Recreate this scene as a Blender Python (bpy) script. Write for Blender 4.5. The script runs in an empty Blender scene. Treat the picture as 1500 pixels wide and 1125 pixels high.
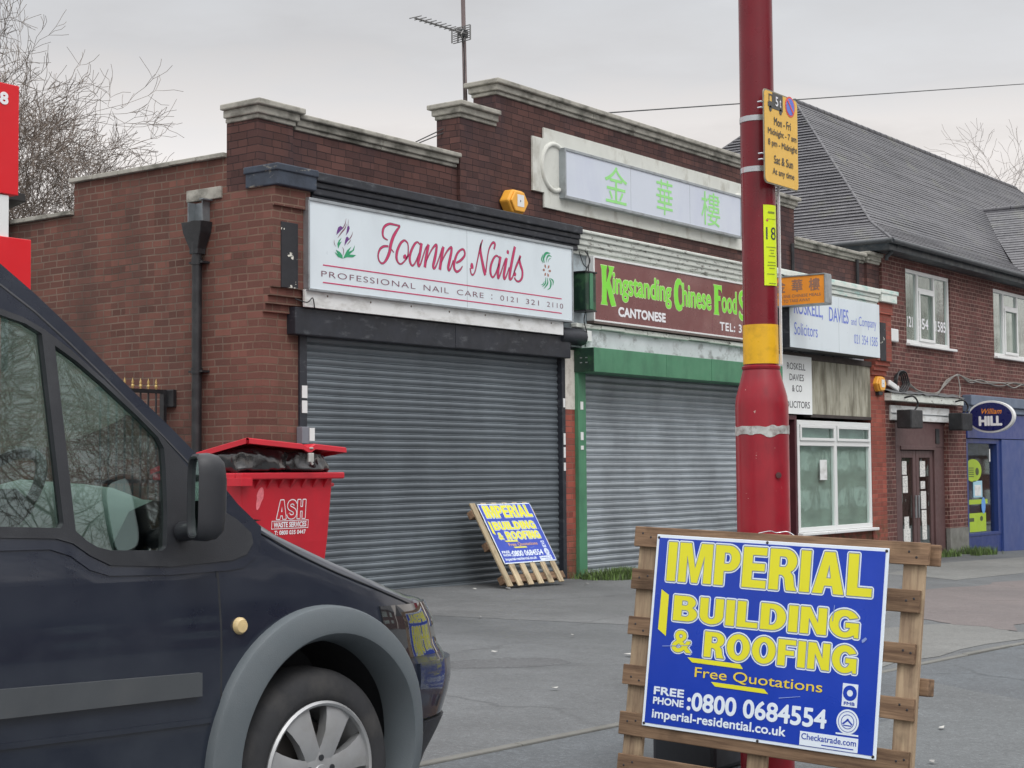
import bpy, bmesh, math, random
from mathutils import Vector, Matrix, noise as mnoise
R = math.radians
PI = math.pi
scene = bpy.context.scene
COL = scene.collection

# ------------------------------------------------------------------ camera
# axes: X along the shop fronts (away to the right), Y into the building, Z up; origin = corner pier at ground level
def setup_camera():
    cd = bpy.data.cameras.new('camera')
    cd.sensor_width = 36.0
    cd.lens = 57.302
    cd.clip_start = 0.05
    cd.clip_end = 900
    co = bpy.data.objects.new('camera', cd)
    COL.objects.link(co)
    yaw, pitch, roll = R(53.8549), R(3.0619), R(-0.4742)
    U = (math.cos(yaw), math.sin(yaw), 0); N = (-math.sin(yaw), math.cos(yaw), 0)
    def w(v):
        return Vector((U[0]*v[0]+U[1]*v[1], N[0]*v[0]+N[1]*v[1], v[2]))
    cp, sp = math.cos(pitch), math.sin(pitch)
    fwd, up, rt = Vector((0, cp, sp)), Vector((0, -sp, cp)), Vector((1, 0, 0))
    cr, sr = math.cos(roll), math.sin(roll)
    rt2, up2 = cr*rt + sr*up, -sr*rt + cr*up
    x, y, z = w(rt2), w(up2), w(-fwd)
    m = Matrix(((x[0], y[0], z[0], -11.3944), (x[1], y[1], z[1], -11.3393), (x[2], y[2], z[2], 1.24), (0, 0, 0, 1)))
    co.matrix_world = m
    cd.dof.use_dof = False
    scene.camera = co
setup_camera()

# ------------------------------------------------------------------ sky, sun, exposure
SUN_EL, SUN_AZ = 52, 215       # degrees; the sun sits behind the cloud, behind and to the left of the viewer
SKY_CLOUD, SUN_STRENGTH, EXPOSURE = 1.0, 0.7, 0.0
def setup_world():
    wd = bpy.data.worlds.new('World'); scene.world = wd
    wd.use_nodes = True
    nt = wd.node_tree; nt.nodes.clear()
    def nd(t, **k):
        n = nt.nodes.new(t)
        for a, b in k.items(): setattr(n, a, b)
        return n
    L = nt.links.new
    out = nd('ShaderNodeOutputWorld')
    sky = nd('ShaderNodeTexSky', sky_type='NISHITA', sun_disc=False)
    sky.sun_elevation = R(SUN_EL); sky.sun_rotation = R(SUN_AZ); sky.dust_density = 3
    b1 = nd('ShaderNodeBackground'); b1.inputs[1].default_value = 0.05
    hs = nd('ShaderNodeHueSaturation'); hs.inputs['Saturation'].default_value = .25   # thick cloud takes the blue out
    L(sky.outputs[0], hs.inputs['Color']); L(hs.outputs[0], b1.inputs[0])
    tc = nd('ShaderNodeTexCoord')
    sep = nd('ShaderNodeSeparateXYZ'); L(tc.outputs['Generated'], sep.inputs[0])
    ramp = nd('ShaderNodeValToRGB')
    e = ramp.color_ramp.elements
    stops = [(0.0, (.40, .362, .335)), (.12, (.40, .366, .342)), (.175, (.385, .36, .343)), (.225, (.27, .264, .263)), (.30, (.222, .223, .227)), (.45, (.31, .308, .31)), (.66, (.92, .91, .91)), (1.0, (1, .99, .98))]
    e[0].position = 0; e[0].color = (*stops[0][1], 1); e[1].position = 1; e[1].color = (*stops[-1][1], 1)
    for p, c in stops[1:-1]:
        q = e.new(p); q.color = (*c, 1)
    mp = nd('ShaderNodeMapping'); mp.inputs['Scale'].default_value = (1.6, 1.6, 5.5)
    L(tc.outputs['Generated'], mp.inputs[0])
    nz = nd('ShaderNodeTexNoise'); nz.inputs['Scale'].default_value = 1.7; nz.inputs['Detail'].default_value = 7; nz.inputs['Roughness'].default_value = .55
    L(mp.outputs[0], nz.inputs['Vector'])
    # clouds bend the elevation at which the bands sit, then tint them
    ma = nd('ShaderNodeMath', operation='MULTIPLY_ADD'); ma.inputs[1].default_value = .34; ma.inputs[2].default_value = -.17
    L(nz.outputs[0], ma.inputs[0])
    ad = nd('ShaderNodeMath', operation='ADD'); L(sep.outputs[2], ad.inputs[0]); L(ma.outputs[0], ad.inputs[1])
    L(ad.outputs[0], ramp.inputs[0])
    mr = nd('ShaderNodeMapRange'); mr.inputs['From Min'].default_value = .36; mr.inputs['From Max'].default_value = .64
    mr.inputs['To Min'].default_value = .74; mr.inputs['To Max'].default_value = 1.20
    L(nz.outputs[0], mr.inputs[0])
    st = nd('ShaderNodeMath', operation='MULTIPLY'); st.inputs[1].default_value = 2.0*SKY_CLOUD
    L(mr.outputs[0], st.inputs[0])
    b2 = nd('ShaderNodeBackground'); L(ramp.outputs[0], b2.inputs[0]); L(st.outputs[0], b2.inputs[1])
    add = nd('ShaderNodeAddShader'); L(b1.outputs[0], add.inputs[0]); L(b2.outputs[0], add.inputs[1])
    L(add.outputs[0], out.inputs[0])
setup_world()
def setup_sun():
    ld = bpy.data.lights.new('sun', 'SUN'); ld.energy = SUN_STRENGTH; ld.angle = R(22); ld.color = (1, .97, .93)
    lo = bpy.data.objects.new('sun', ld); COL.objects.link(lo)
    az = R(SUN_AZ)
    d = Vector((math.sin(az)*math.cos(R(SUN_EL)), math.cos(az)*math.cos(R(SUN_EL)), math.sin(R(SUN_EL))))  # towards the sun
    lo.rotation_euler = d.to_track_quat('Z', 'Y').to_euler()
setup_sun()
scene.view_settings.view_transform = 'Standard'; scene.view_settings.look = 'None'
scene.view_settings.exposure = EXPOSURE; scene.view_settings.gamma = 1
scene.view_settings.use_curve_mapping = False

# ------------------------------------------------------------------ materials
def lin(c):
    c = c/255.0
    return c/12.92 if c <= .04045 else ((c+.055)/1.055)**2.4
def C(r, g, b, k=1.25):
    return tuple(min(.95, lin(v)*k) for v in (r, g, b))
class NT:
    def __init__(s, name):
        s.m = bpy.data.materials.new(name); s.m.use_nodes = True
        s.t = s.m.node_tree
        s.b = next(n for n in s.t.nodes if n.type == 'BSDF_PRINCIPLED')
        s.o = next(n for n in s.t.nodes if n.type == 'OUTPUT_MATERIAL')
    def n(s, t, ins=None, **k):
        q = s.t.nodes.new(t)
        for a, b in k.items(): setattr(q, a, b)
        for a, b in (ins or {}).items():
            if isinstance(b, bpy.types.NodeSocket): s.t.links.new(b, q.inputs[a])
            else: q.inputs[a].default_value = b
        return q
    def l(s, a, b): s.t.links.new(a, b)
    def mixc(s, fac, a, b, blend='MIX'):
        q = s.n('ShaderNodeMix', data_type='RGBA', blend_type=blend)
        for i, v in ((0, fac), (6, a), (7, b)):
            if isinstance(v, bpy.types.NodeSocket): s.l(v, q.inputs[i])
            elif i == 0: q.inputs[0].default_value = v
            else: q.inputs[i].default_value = (*v, 1)
        return q.outputs[2]
    def noise(s, vec, scale, detail=4, rough=.55):
        return s.n('ShaderNodeTexNoise', {'Vector': vec, 'Scale': scale, 'Detail': detail, 'Roughness': rough}).outputs[0]
    def rng(s, v, a, b, c=0, d=1):
        return s.n('ShaderNodeMapRange', {0: v, 1: a, 2: b, 3: c, 4: d}).outputs[0]
    def scl(s, vec, sc):
        return s.n('ShaderNodeMapping', {0: vec, 3: sc}).outputs[0]
    def bump(s, h, strength, dist=.01, prev=None):
        i = {'Height': h, 'Strength': strength, 'Distance': dist}
        if prev: i['Normal'] = prev
        return s.n('ShaderNodeBump', i).outputs[0]
MATS = {}
def mat(name, col, rough=.6, var=.15, scale=5, dirt=None, damt=.3, dscale=2.5, streak=1.0, bump=0, bscale=90, metal=0, coat=0, spec=.5, lo=.48, hi=.68, band=0, chip=None, cscale=20, clo=.68):
    """A painted or plain surface: mottled colour, optional patches of wear in a second colour, fine bump."""
    if name in MATS: return MATS[name]
    s = NT(name)
    pos = s.n('ShaderNodeTexCoord').outputs['Object']
    n1 = s.noise(pos, scale, 5)
    dark = tuple(v*(1-var) for v in col); light = tuple(min(1, v*(1+var)) for v in col)
    c = s.mixc(s.rng(n1, .3, .7), dark, light)
    if dirt:
        n2 = s.noise(s.scl(pos, (1, 1, 1/streak)), dscale, 7, .62)
        f = s.rng(n2, lo, hi, 0, damt)
        c = s.mixc(f, c, dirt)
    if band:
        nb = s.noise(s.scl(pos, (.15, .15, 7)), 2.0, 3, .6)
        c = s.mixc(s.rng(nb, .35, .65, 0, band), c, tuple(v*.5 for v in col))
    if chip:
        c = s.mixc(s.rng(s.noise(pos, cscale, 4, .6), clo, clo+.015), c, chip)
    s.l(c, s.b.inputs['Base Color'])
    s.l(s.rng(s.noise(pos, scale*2.3, 3), .3, .7, max(0, rough-.08), min(1, rough+.08)), s.b.inputs['Roughness'])
    s.b.inputs['Metallic'].default_value = metal
    s.b.inputs['Coat Weight'].default_value = coat
    s.b.inputs['Coat Roughness'].default_value = .04
    s.b.inputs['Specular IOR Level'].default_value = spec
    if bump:
        s.l(s.bump(s.noise(pos, bscale, 4), bump, .004), s.b.inputs['Normal'])
    MATS[name] = s.m
    return s.m
def brick(name, c1, c2, mortar, var=.25, msize=.006, soot=None, samt=.5, bw=.225, rh=.075, green=None):
    if name in MATS: return MATS[name]
    s = NT(name)
    geo = s.n('ShaderNodeNewGeometry')
    pos = geo.outputs['Position']
    sp = s.n('ShaderNodeSeparateXYZ', {0: pos}); sn = s.n('ShaderNodeSeparateXYZ', {0: geo.outputs['True Normal']})
    ax = s.n('ShaderNodeMath', {0: sn.outputs[0]}, operation='ABSOLUTE').outputs[0]
    g = s.n('ShaderNodeMath', {0: ax, 1: .7}, operation='GREATER_THAN').outputs[0]
    wob = s.n('ShaderNodeMath', {0: s.noise(pos, 1.3, 2), 1: .03}, operation='MULTIPLY').outputs[0]
    u = s.n('ShaderNodeMix', {0: g, 2: sp.outputs[0], 3: sp.outputs[1]}).outputs[0]
    z = s.n('ShaderNodeMath', {0: sp.outputs[2], 1: wob}, operation='ADD').outputs[0]
    jig = s.n('ShaderNodeMath', {0: s.noise(s.scl(pos, (9, 9, 13.33)), 1.0, 1), 1: .02}, operation='MULTIPLY').outputs[0]
    u2 = s.n('ShaderNodeMath', {0: u, 1: jig}, operation='ADD').outputs[0]
    vec = s.n('ShaderNodeCombineXYZ', {0: u2, 1: z}).outputs[0]
    bt = s.n('ShaderNodeTexBrick', {'Vector': vec, 'Color1': (0, 0, 0, 1), 'Color2': (1, 1, 1, 1), 'Mortar': (.5, .5, .5, 1), 'Scale': 1.0, 'Mortar Size': msize, 'Mortar Smooth': .25, 'Bias': 0, 'Brick Width': bw, 'Row Height': rh}, offset=.5, squash=.62, squash_frequency=3)
    c = s.mixc(bt.outputs[0], c1, c2)
    wn = s.n('ShaderNodeTexWhiteNoise', {0: s.n('ShaderNodeVectorMath', {0: s.n('ShaderNodeVectorMath', {0: vec, 1: (1/bw, 1/rh, 1)}, operation='MULTIPLY').outputs[0], 1: (.5, 0, 0)}, operation='FLOOR').outputs[0]}, noise_dimensions='2D').outputs[0]
    c = s.mixc(s.rng(wn, .72, 1, 0, .55), c, tuple(min(1, v*1.55) for v in c1))
    c = s.mixc(s.rng(wn, .22, 0, 0, .6), c, tuple(v*.55 for v in c2))
    n1 = s.noise(pos, 2.2, 6, .6)
    c = s.mixc(s.rng(n1, .3, .72, 0, var), c, tuple(v*.45 for v in c1))
    n3 = s.noise(pos, 60, 4, .6)
    c = s.mixc(s.rng(n3, .35, .7, 0, .35), c, tuple(min(1, v*1.5) for v in c2))
    mo = s.mixc(s.rng(s.noise(pos, 1.7, 5), .4, .65), mortar, tuple(v*.55 for v in mortar))
    c = s.mixc(bt.outputs[1], c, mo)
    if soot:
        n4 = s.noise(s.scl(pos, (1.1, 1.1, .45)), 1.1, 6, .6)
        c = s.mixc(s.rng(n4, .5, .75, 0, samt), c, soot)
    if green:
        zz = s.rng(sp.outputs[2], .55, 0.0)
        f = s.n('ShaderNodeMath', {0: zz, 1: s.rng(s.noise(pos, 6, 5), .35, .65)}, operation='MULTIPLY').outputs[0]
        c = s.mixc(f, c, green)
    s.l(c, s.b.inputs['Base Color'])
    s.b.inputs['Roughness'].default_value = .85
    s.b.inputs['Specular IOR Level'].default_value = .3
    inv = s.n('ShaderNodeMath', {0: 1.0, 1: bt.outputs[1]}, operation='SUBTRACT').outputs[0]
    h = s.n('ShaderNodeMath', {0: n3, 1: .25, 2: inv}, operation='MULTIPLY_ADD').outputs[0]
    s.l(s.bump(h, .7, .006), s.b.inputs['Normal'])
    MATS[name] = s.m
    return s.m
def asphalt(name, col, patch=.5, wet=.0, speck=.5, tint=None, stains=(), cracks=.0):
    if name in MATS: return MATS[name]
    s = NT(name)
    pos = s.n('ShaderNodeTexCoord').outputs['Object']
    v = s.n('ShaderNodeTexVoronoi', {'Vector': pos, 'Scale': 130.0})
    n0 = s.noise(pos, .55, 6, .6); n1 = s.noise(pos, 3.5, 6, .65); n2 = s.noise(pos, 210, 3, .7); n3 = s.noise(pos, 38, 4, .7)
    c = s.mixc(s.rng(n0, .36, .64), tuple(x*(1-.38*patch) for x in col), tuple(x*(1+.24*patch) for x in col))
    c = s.mixc(s.rng(n1, .42, .75, 0, .45), c, tuple(x*.6 for x in col))
    sp = s.rng(v.outputs['Color'], .0, 1.0)
    c = s.mixc(s.rng(sp, .78, 1, 0, speck), c, tuple(min(1, x*2.3) for x in col))
    c = s.mixc(s.rng(sp, .18, .0, 0, speck*.9), c, tuple(x*.4 for x in col))
    c = s.mixc(s.rng(n3, .52, .7, 0, .3), c, tuple(x*.55 for x in col))
    v2 = s.n('ShaderNodeTexVoronoi', {'Vector': pos, 'Scale': 52.0})
    c = s.mixc(s.rng(v2.outputs['Color'], .62, 1, 0, speck*.55), c, tuple(min(1, x*1.7) for x in col))
    c = s.mixc(s.rng(v2.outputs['Color'], .35, 0, 0, speck*.6), c, tuple(x*.5 for x in col))
    gr = s.rng(s.noise(pos, 150, 3, .7), .3, .7, .68, 1.32)
    gv = s.n('ShaderNodeCombineXYZ', {0: gr, 1: gr, 2: gr}).outputs[0]
    c = s.mixc(1.0, c, gv, 'MULTIPLY')
    for x, y, rx, ry, an, amt, k in stains:
        mp = s.n('ShaderNodeMapping', {0: pos, 1: (x, y, 0), 2: (0, 0, R(an)), 3: (rx, ry, 1000)}, vector_type='TEXTURE')
        ln = s.n('ShaderNodeVectorMath', {0: mp.outputs[0]}, operation='LENGTH').outputs['Value']
        q = s.n('ShaderNodeMath', {0: s.noise(pos, 5.0, 6, .65), 1: 1.3, 2: ln}, operation='MULTIPLY_ADD').outputs[0]
        c = s.mixc(s.rng(q, 1.55, 1.0, 0, amt), c, tuple(x_*k for x_ in col))
    if cracks:
        wv = s.n('ShaderNodeVectorMath', {0: s.n('ShaderNodeTexNoise', {'Vector': pos, 'Scale': 2.0, 'Detail': 6.0}).outputs[1], 3: .5}, operation='SCALE').outputs[0]
        wp = s.n('ShaderNodeVectorMath', {0: pos, 1: wv}, operation='ADD').outputs[0]
        ed = s.n('ShaderNodeTexVoronoi', {'Vector': wp, 'Scale': .38}, feature='DISTANCE_TO_EDGE').outputs[0]
        ck = s.n('ShaderNodeMath', {0: s.rng(ed, .012, .002), 1: s.rng(n0, .42, .55)}, operation='MULTIPLY').outputs[0]
        c = s.mixc(s.n('ShaderNodeMath', {0: ck, 1: cracks}, operation='MULTIPLY').outputs[0], c, tuple(x*.3 for x in col))
    if tint: c = s.mixc(s.rng(s.noise(pos, 1.1, 5), .45, .62, 0, .7), c, tint)
    s.l(c, s.b.inputs['Base Color'])
    s.l(s.rng(n0, .35, .65, .62-wet, .85-wet*.4), s.b.inputs['Roughness'])
    s.b.inputs['Specular IOR Level'].default_value = .4
    b1 = s.bump(n2, .55, .004)
    b2 = s.bump(n3, .35, .012, b1)
    b3 = s.bump(n1, .25, .05, b2)
    s.l(b3, s.b.inputs['Normal'])
    MATS[name] = s.m
    return s.m
def wood(name, c1, c2, axis=0, knots=True):
    if name in MATS: return MATS[name]
    s = NT(name)
    tc = s.n('ShaderNodeTexCoord'); pos = tc.outputs['Object']
    rnd = s.n('ShaderNodeObjectInfo').outputs['Random']
    off = s.n('ShaderNodeCombineXYZ', {0: rnd, 1: rnd, 2: rnd})
    sc = s.n('ShaderNodeVectorMath', {0: off.outputs[0], 3: 37.0}, operation='SCALE').outputs[0]
    p2 = s.n('ShaderNodeVectorMath', {0: pos, 1: sc}, operation='ADD').outputs[0]
    st = [14, 14, 14]; st[axis] = 1.1
    n1 = s.noise(s.scl(p2, st), 3.2, 7, .62)
    n2 = s.noise(p2, 6, 5)
    fine = [120, 120, 120]; fine[axis] = 4
    n3 = s.noise(s.scl(p2, fine), 1.5, 3, .6)
    c = s.mixc(s.rng(n1, .36, .66), c1, c2)
    tone = s.n('ShaderNodeMapRange', {0: rnd, 3: .72, 4: 1.18}).outputs[0]
    tv = s.n('ShaderNodeCombineXYZ', {0: tone, 1: tone, 2: tone}).outputs[0]
    c = s.mixc(1.0, c, tv, 'MULTIPLY')
    c = s.mixc(s.rng(n2, .55, .74, 0, .75), c, tuple(v*.22 for v in c1))
    c = s.mixc(s.rng(n3, .5, .75, 0, .35), c, tuple(v*.4 for v in c1))
    s.l(c, s.b.inputs['Base Color']); s.b.inputs['Roughness'].default_value = .8; s.b.inputs['Specular IOR Level'].default_value = .25
    s.l(s.bump(n3, .5, .003), s.b.inputs['Normal'])
    MATS[name] = s.m
    return s.m
def glass(name, tint, refl=1.0, alpha=.55, rough=.015, wob=.0, fres=1.45):
    """Thin window pane: part see-through, part mirror, more mirror at grazing angles."""
    if name in MATS: return MATS[name]
    s = NT(name); s.t.nodes.remove(s.b)
    tr = s.n('ShaderNodeBsdfTransparent', {0: (*tint, 1)})
    gl = s.n('ShaderNodeBsdfGlossy', {'Color': (.9, .95, .95, 1), 'Roughness': rough})
    if wob:
        pos = s.n('ShaderNodeTexCoord').outputs['Object']
        s.l(s.bump(s.noise(pos, 2.2, 2), wob, .02), gl.inputs['Normal'])
    lw = s.n('ShaderNodeLayerWeight', {0: .5})
    fr = s.n('ShaderNodeMath', {0: lw.outputs['Facing'], 1: 3.5}, operation='POWER')
    f = s.rng(fr.outputs[0], 0, 1, alpha, 1)
    mx = s.n('ShaderNodeMixShader', {0: f}); s.l(tr.outputs[0], mx.inputs[1]); s.l(gl.outputs[0], mx.inputs[2])
    s.l(mx.outputs[0], s.o.inputs[0])
    MATS[name] = s.m
    return s.m
def emit(name, col, st):
    if name in MATS: return MATS[name]
    s = NT(name)
    s.b.inputs['Base Color'].default_value = (*col, 1); s.b.inputs['Emission Color'].default_value = (*col, 1); s.b.inputs['Emission Strength'].default_value = st
    MATS[name] = s.m
    return s.m

# ------------------------------------------------------------------ mesh helpers
class MB:
    def __init__(s): s.v = []; s.f = []; s.mi = []; s.marks = []
    def mark(s): s.marks.append((len(s.v), len(s.f))); return s
    def pieces(s, name, mats, parent=None, **k):
        """Build what follows each mark() as an object of its own."""
        ms = [q for q in s.marks] + [(len(s.v), len(s.f))]
        if ms[0] != (0, 0): ms = [(0, 0)] + ms
        out = []
        for (v0, f0), (v1, f1) in zip(ms, ms[1:]):
            if f1 == f0: continue
            q = MB(); q.v = s.v[v0:v1]; q.f = [[i-v0 for i in f] for f in s.f[f0:f1]]; q.mi = s.mi[f0:f1]
            out.append(q.build(name, mats, parent, **k))
        return out
    def add(s, vs, fs, m=0):
        o = len(s.v); s.v += [tuple(p) for p in vs]
        for q in fs:
            s.f.append([o+i for i in q]); s.mi.append(m)
        return s
    def poly(s, pts, m=0): return s.add(pts, [list(range(len(pts)))], m)
    def box(s, x0, x1, y0, y1, z0, z1, m=0):
        vs = [(x, y, z) for z in (z0, z1) for y in (y0, y1) for x in (x0, x1)]
        return s.add(vs, [(0, 2, 3, 1), (4, 5, 7, 6), (0, 1, 5, 4), (2, 6, 7, 3), (0, 4, 6, 2), (1, 3, 7, 5)], m)
    def obox(s, c, ax, sz, m=0):
        c = Vector(c); a = [Vector(q).normalized()*h/2 for q, h in zip(ax, sz)]
        vs = [c + a[0]*i + a[1]*j + a[2]*k for k in (-1, 1) for j in (-1, 1) for i in (-1, 1)]
        return s.add(vs, [(0, 2, 3, 1), (4, 5, 7, 6), (0, 1, 5, 4), (2, 6, 7, 3), (0, 4, 6, 2), (1, 3, 7, 5)], m)
    def prism(s, pts, vec, m=0):
        n = len(pts); vec = Vector(vec)
        vs = [Vector(p) for p in pts] + [Vector(p)+vec for p in pts]
        fs = [list(range(n))[::-1], list(range(n, 2*n))] + [(i, (i+1) % n, n+(i+1) % n, n+i) for i in range(n)]
        return s.add(vs, fs, m)
    def tube(s, path, r, n=8, m=0, caps=True):
        P = [Vector(p) for p in path]
        rs = r if isinstance(r, (list, tuple)) else [r]*len(P)
        o = len(s.v); up = None
        for i, p in enumerate(P):
            d = (P[min(i+1, len(P)-1)] - P[max(i-1, 0)]).normalized()
            if up is None:
                up = Vector((0, 0, 1)) if abs(d.z) < .9 else Vector((1, 0, 0))
            a = d.cross(up).normalized(); b = a.cross(d).normalized(); up = b
            for k in range(n):
                t = 2*PI*k/n
                s.v.append(tuple(p + a*math.cos(t)*rs[i] + b*math.sin(t)*rs[i]))
        for i in range(len(P)-1):
            for k in range(n):
                s.f.append([o+i*n+k, o+i*n+(k+1) % n, o+(i+1)*n+(k+1) % n, o+(i+1)*n+k]); s.mi.append(m)
        if caps:
            s.f.append([o+k for k in range(n)][::-1]); s.mi.append(m)
            s.f.append([o+(len(P)-1)*n+k for k in range(n)]); s.mi.append(m)
        return s
    def grid(s, rows, m=0, closed=False):
        o = len(s.v); w = len(rows[0])
        for r in rows: s.v += [tuple(p) for p in r]
        for i in range(len(rows)-1):
            for j in range(w if closed else w-1):
                s.f.append([o+i*w+j, o+i*w+(j+1) % w, o+(i+1)*w+(j+1) % w, o+(i+1)*w+j]); s.mi.append(m)
        return s
    def lathe(s, c, axis, prof, n=32, m=0, closed=False):
        """prof: (along axis, radius)"""
        a = Vector(axis).normalized(); t = Vector((0, 0, 1)) if abs(a.z) < .9 else Vector((1, 0, 0))
        u = a.cross(t).normalized(); w = a.cross(u)
        rows = [[Vector(c) + a*h + (u*math.cos(2*PI*k/n) + w*math.sin(2*PI*k/n))*r for k in range(n)] for h, r in prof]
        return s.grid(rows, m, True)
    def build(s, name, mats, parent=None, smooth=None, bevel=0, seg=2, local=False, mods=None):
        me = bpy.data.meshes.new(name)
        vs = s.v
        if parent is not None and not local:
            r = parent
            while r.parent is not None: r = r.parent
            inv = r.matrix_world.inverted() if r.type == 'EMPTY' else Matrix.Identity(4)
            vs = [tuple(inv @ Vector(p)) for p in vs]
        me.from_pydata(vs, [], s.f)
        mats = mats if isinstance(mats, (list, tuple)) else [mats]
        for q in mats: me.materials.append(q)
        if len(mats) > 1: me.polygons.foreach_set('material_index', s.mi)
        bm = bmesh.new(); bm.from_mesh(me); bmesh.ops.recalc_face_normals(bm, faces=bm.faces); bm.to_mesh(me); bm.free()
        if smooth is not None:
            me.polygons.foreach_set('use_smooth', [True]*len(me.polygons))
            me.set_sharp_from_angle(angle=R(smooth))
        me.update()
        o = bpy.data.objects.new(name, me); COL.objects.link(o)
        if parent is not None: o.parent = parent
        if bevel:
            b = o.modifiers.new('bevel', 'BEVEL'); b.width = bevel; b.segments = seg; b.limit_method = 'ANGLE'
        return o
def thing(name, label, cat, loc=(0, 0, 0), mtx=None, group=None):
    o = bpy.data.objects.new(name, None); COL.objects.link(o)
    o.empty_display_size = .1
    if mtx is None: mtx = Matrix.Translation(loc)
    o.matrix_world = mtx
    bpy.context.view_layer.update()
    return tag(o, label, cat, group)
def tag(o, label, cat, group=None):
    o['label'] = label; o['category'] = cat
    if group: o['group'] = group
    return o
def structure(o): o['kind'] = 'structure'; return o
_tmp = []
def curve_to_mesh(cu):
    o = bpy.data.objects.new('tmp', cu); COL.objects.link(o)
    bpy.context.view_layer.update()
    dg = bpy.context.evaluated_depsgraph_get()
    me = bpy.data.meshes.new_from_object(o.evaluated_get(dg))
    vs = [tuple(v.co) for v in me.vertices]; fs = [list(p.vertices) for p in me.polygons]
    bpy.data.objects.remove(o); bpy.data.meshes.remove(me); bpy.data.curves.remove(cu)
    return vs, fs
def plate2d(outer, holes=(), t=.0):
    """Flat plate (x, y) with holes, thickness t centred on 0; returns verts, faces."""
    cu = bpy.data.curves.new('tmp', 'CURVE'); cu.dimensions = '2D'; cu.fill_mode = 'BOTH'; cu.extrude = t/2
    for pts in [outer]+list(holes):
        sp = cu.splines.new('POLY'); sp.points.add(len(pts)-1); sp.use_cyclic_u = True
        for i, p in enumerate(pts): sp.points[i].co = (p[0], p[1], 0, 1)
    return curve_to_mesh(cu)
def text2d(body, bold=0.0, spacing=1.0, res=4, t=0.0, box=True):
    """Lettering fitted to the unit box (or with its natural size kept)."""
    cu = bpy.data.curves.new('tmp', 'FONT'); cu.body = body; cu.offset = bold; cu.space_character = spacing; cu.resolution_u = res
    vs, fs = curve_to_mesh(cu)
    return vs, fs
def lettering(mb, body, org, right, up, box, bold=0.0, spacing=1.0, m=0, off=0.0, lift=0.0, ref=None):
    """Fit text into box=(u0,v0,u1,v1) measured from org along right/up; lift along the outward normal (right x up). ref: fit with the size of another boldness."""
    mb.mark()
    fat = bold if bold > .005 else 0.0      # heavier letters: the same outline laid down shifted, each a hair above the last
    vs, fs = text2d(body, 0.0 if fat else bold, spacing)
    rv = vs
    x0, x1 = min(p[0] for p in rv), max(p[0] for p in rv); y0, y1 = min(p[1] for p in rv), max(p[1] for p in rv)
    u0, v0, u1, v1 = box
    if fat and ref is None:
        q = fat/(y1-y0)*(v1-v0); u0 += q; u1 -= q; v0 += q; v1 -= q
    r, u = Vector(right).normalized(), Vector(up).normalized(); n = r.cross(u); o = Vector(org) + n*lift
    sx, sy = (u1-u0)/(x1-x0), (v1-v0)/(y1-y0)
    offs = [(0, 0)] if not fat else [(fat*math.cos(k*PI/5), fat*math.sin(k*PI/5)) for k in range(10)] + [(0, 0)]
    sf = min(sx, sy)
    for i, (dx, dy) in enumerate(offs):
        mb.add([o + n*(i*.00003) + r*(u0+(p[0]-x0)*sx+dx*sf) + u*(v0+(p[1]-y0)*sy+dy*sf) for p in vs], fs, m)
    return mb
def _arc(cx, cy, rx, ry, a0, a1, n=12):
    return [(cx+rx*math.cos(R(a0+(a1-a0)*i/n)), cy+ry*math.sin(R(a0+(a1-a0)*i/n))) for i in range(n+1)]
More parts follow.
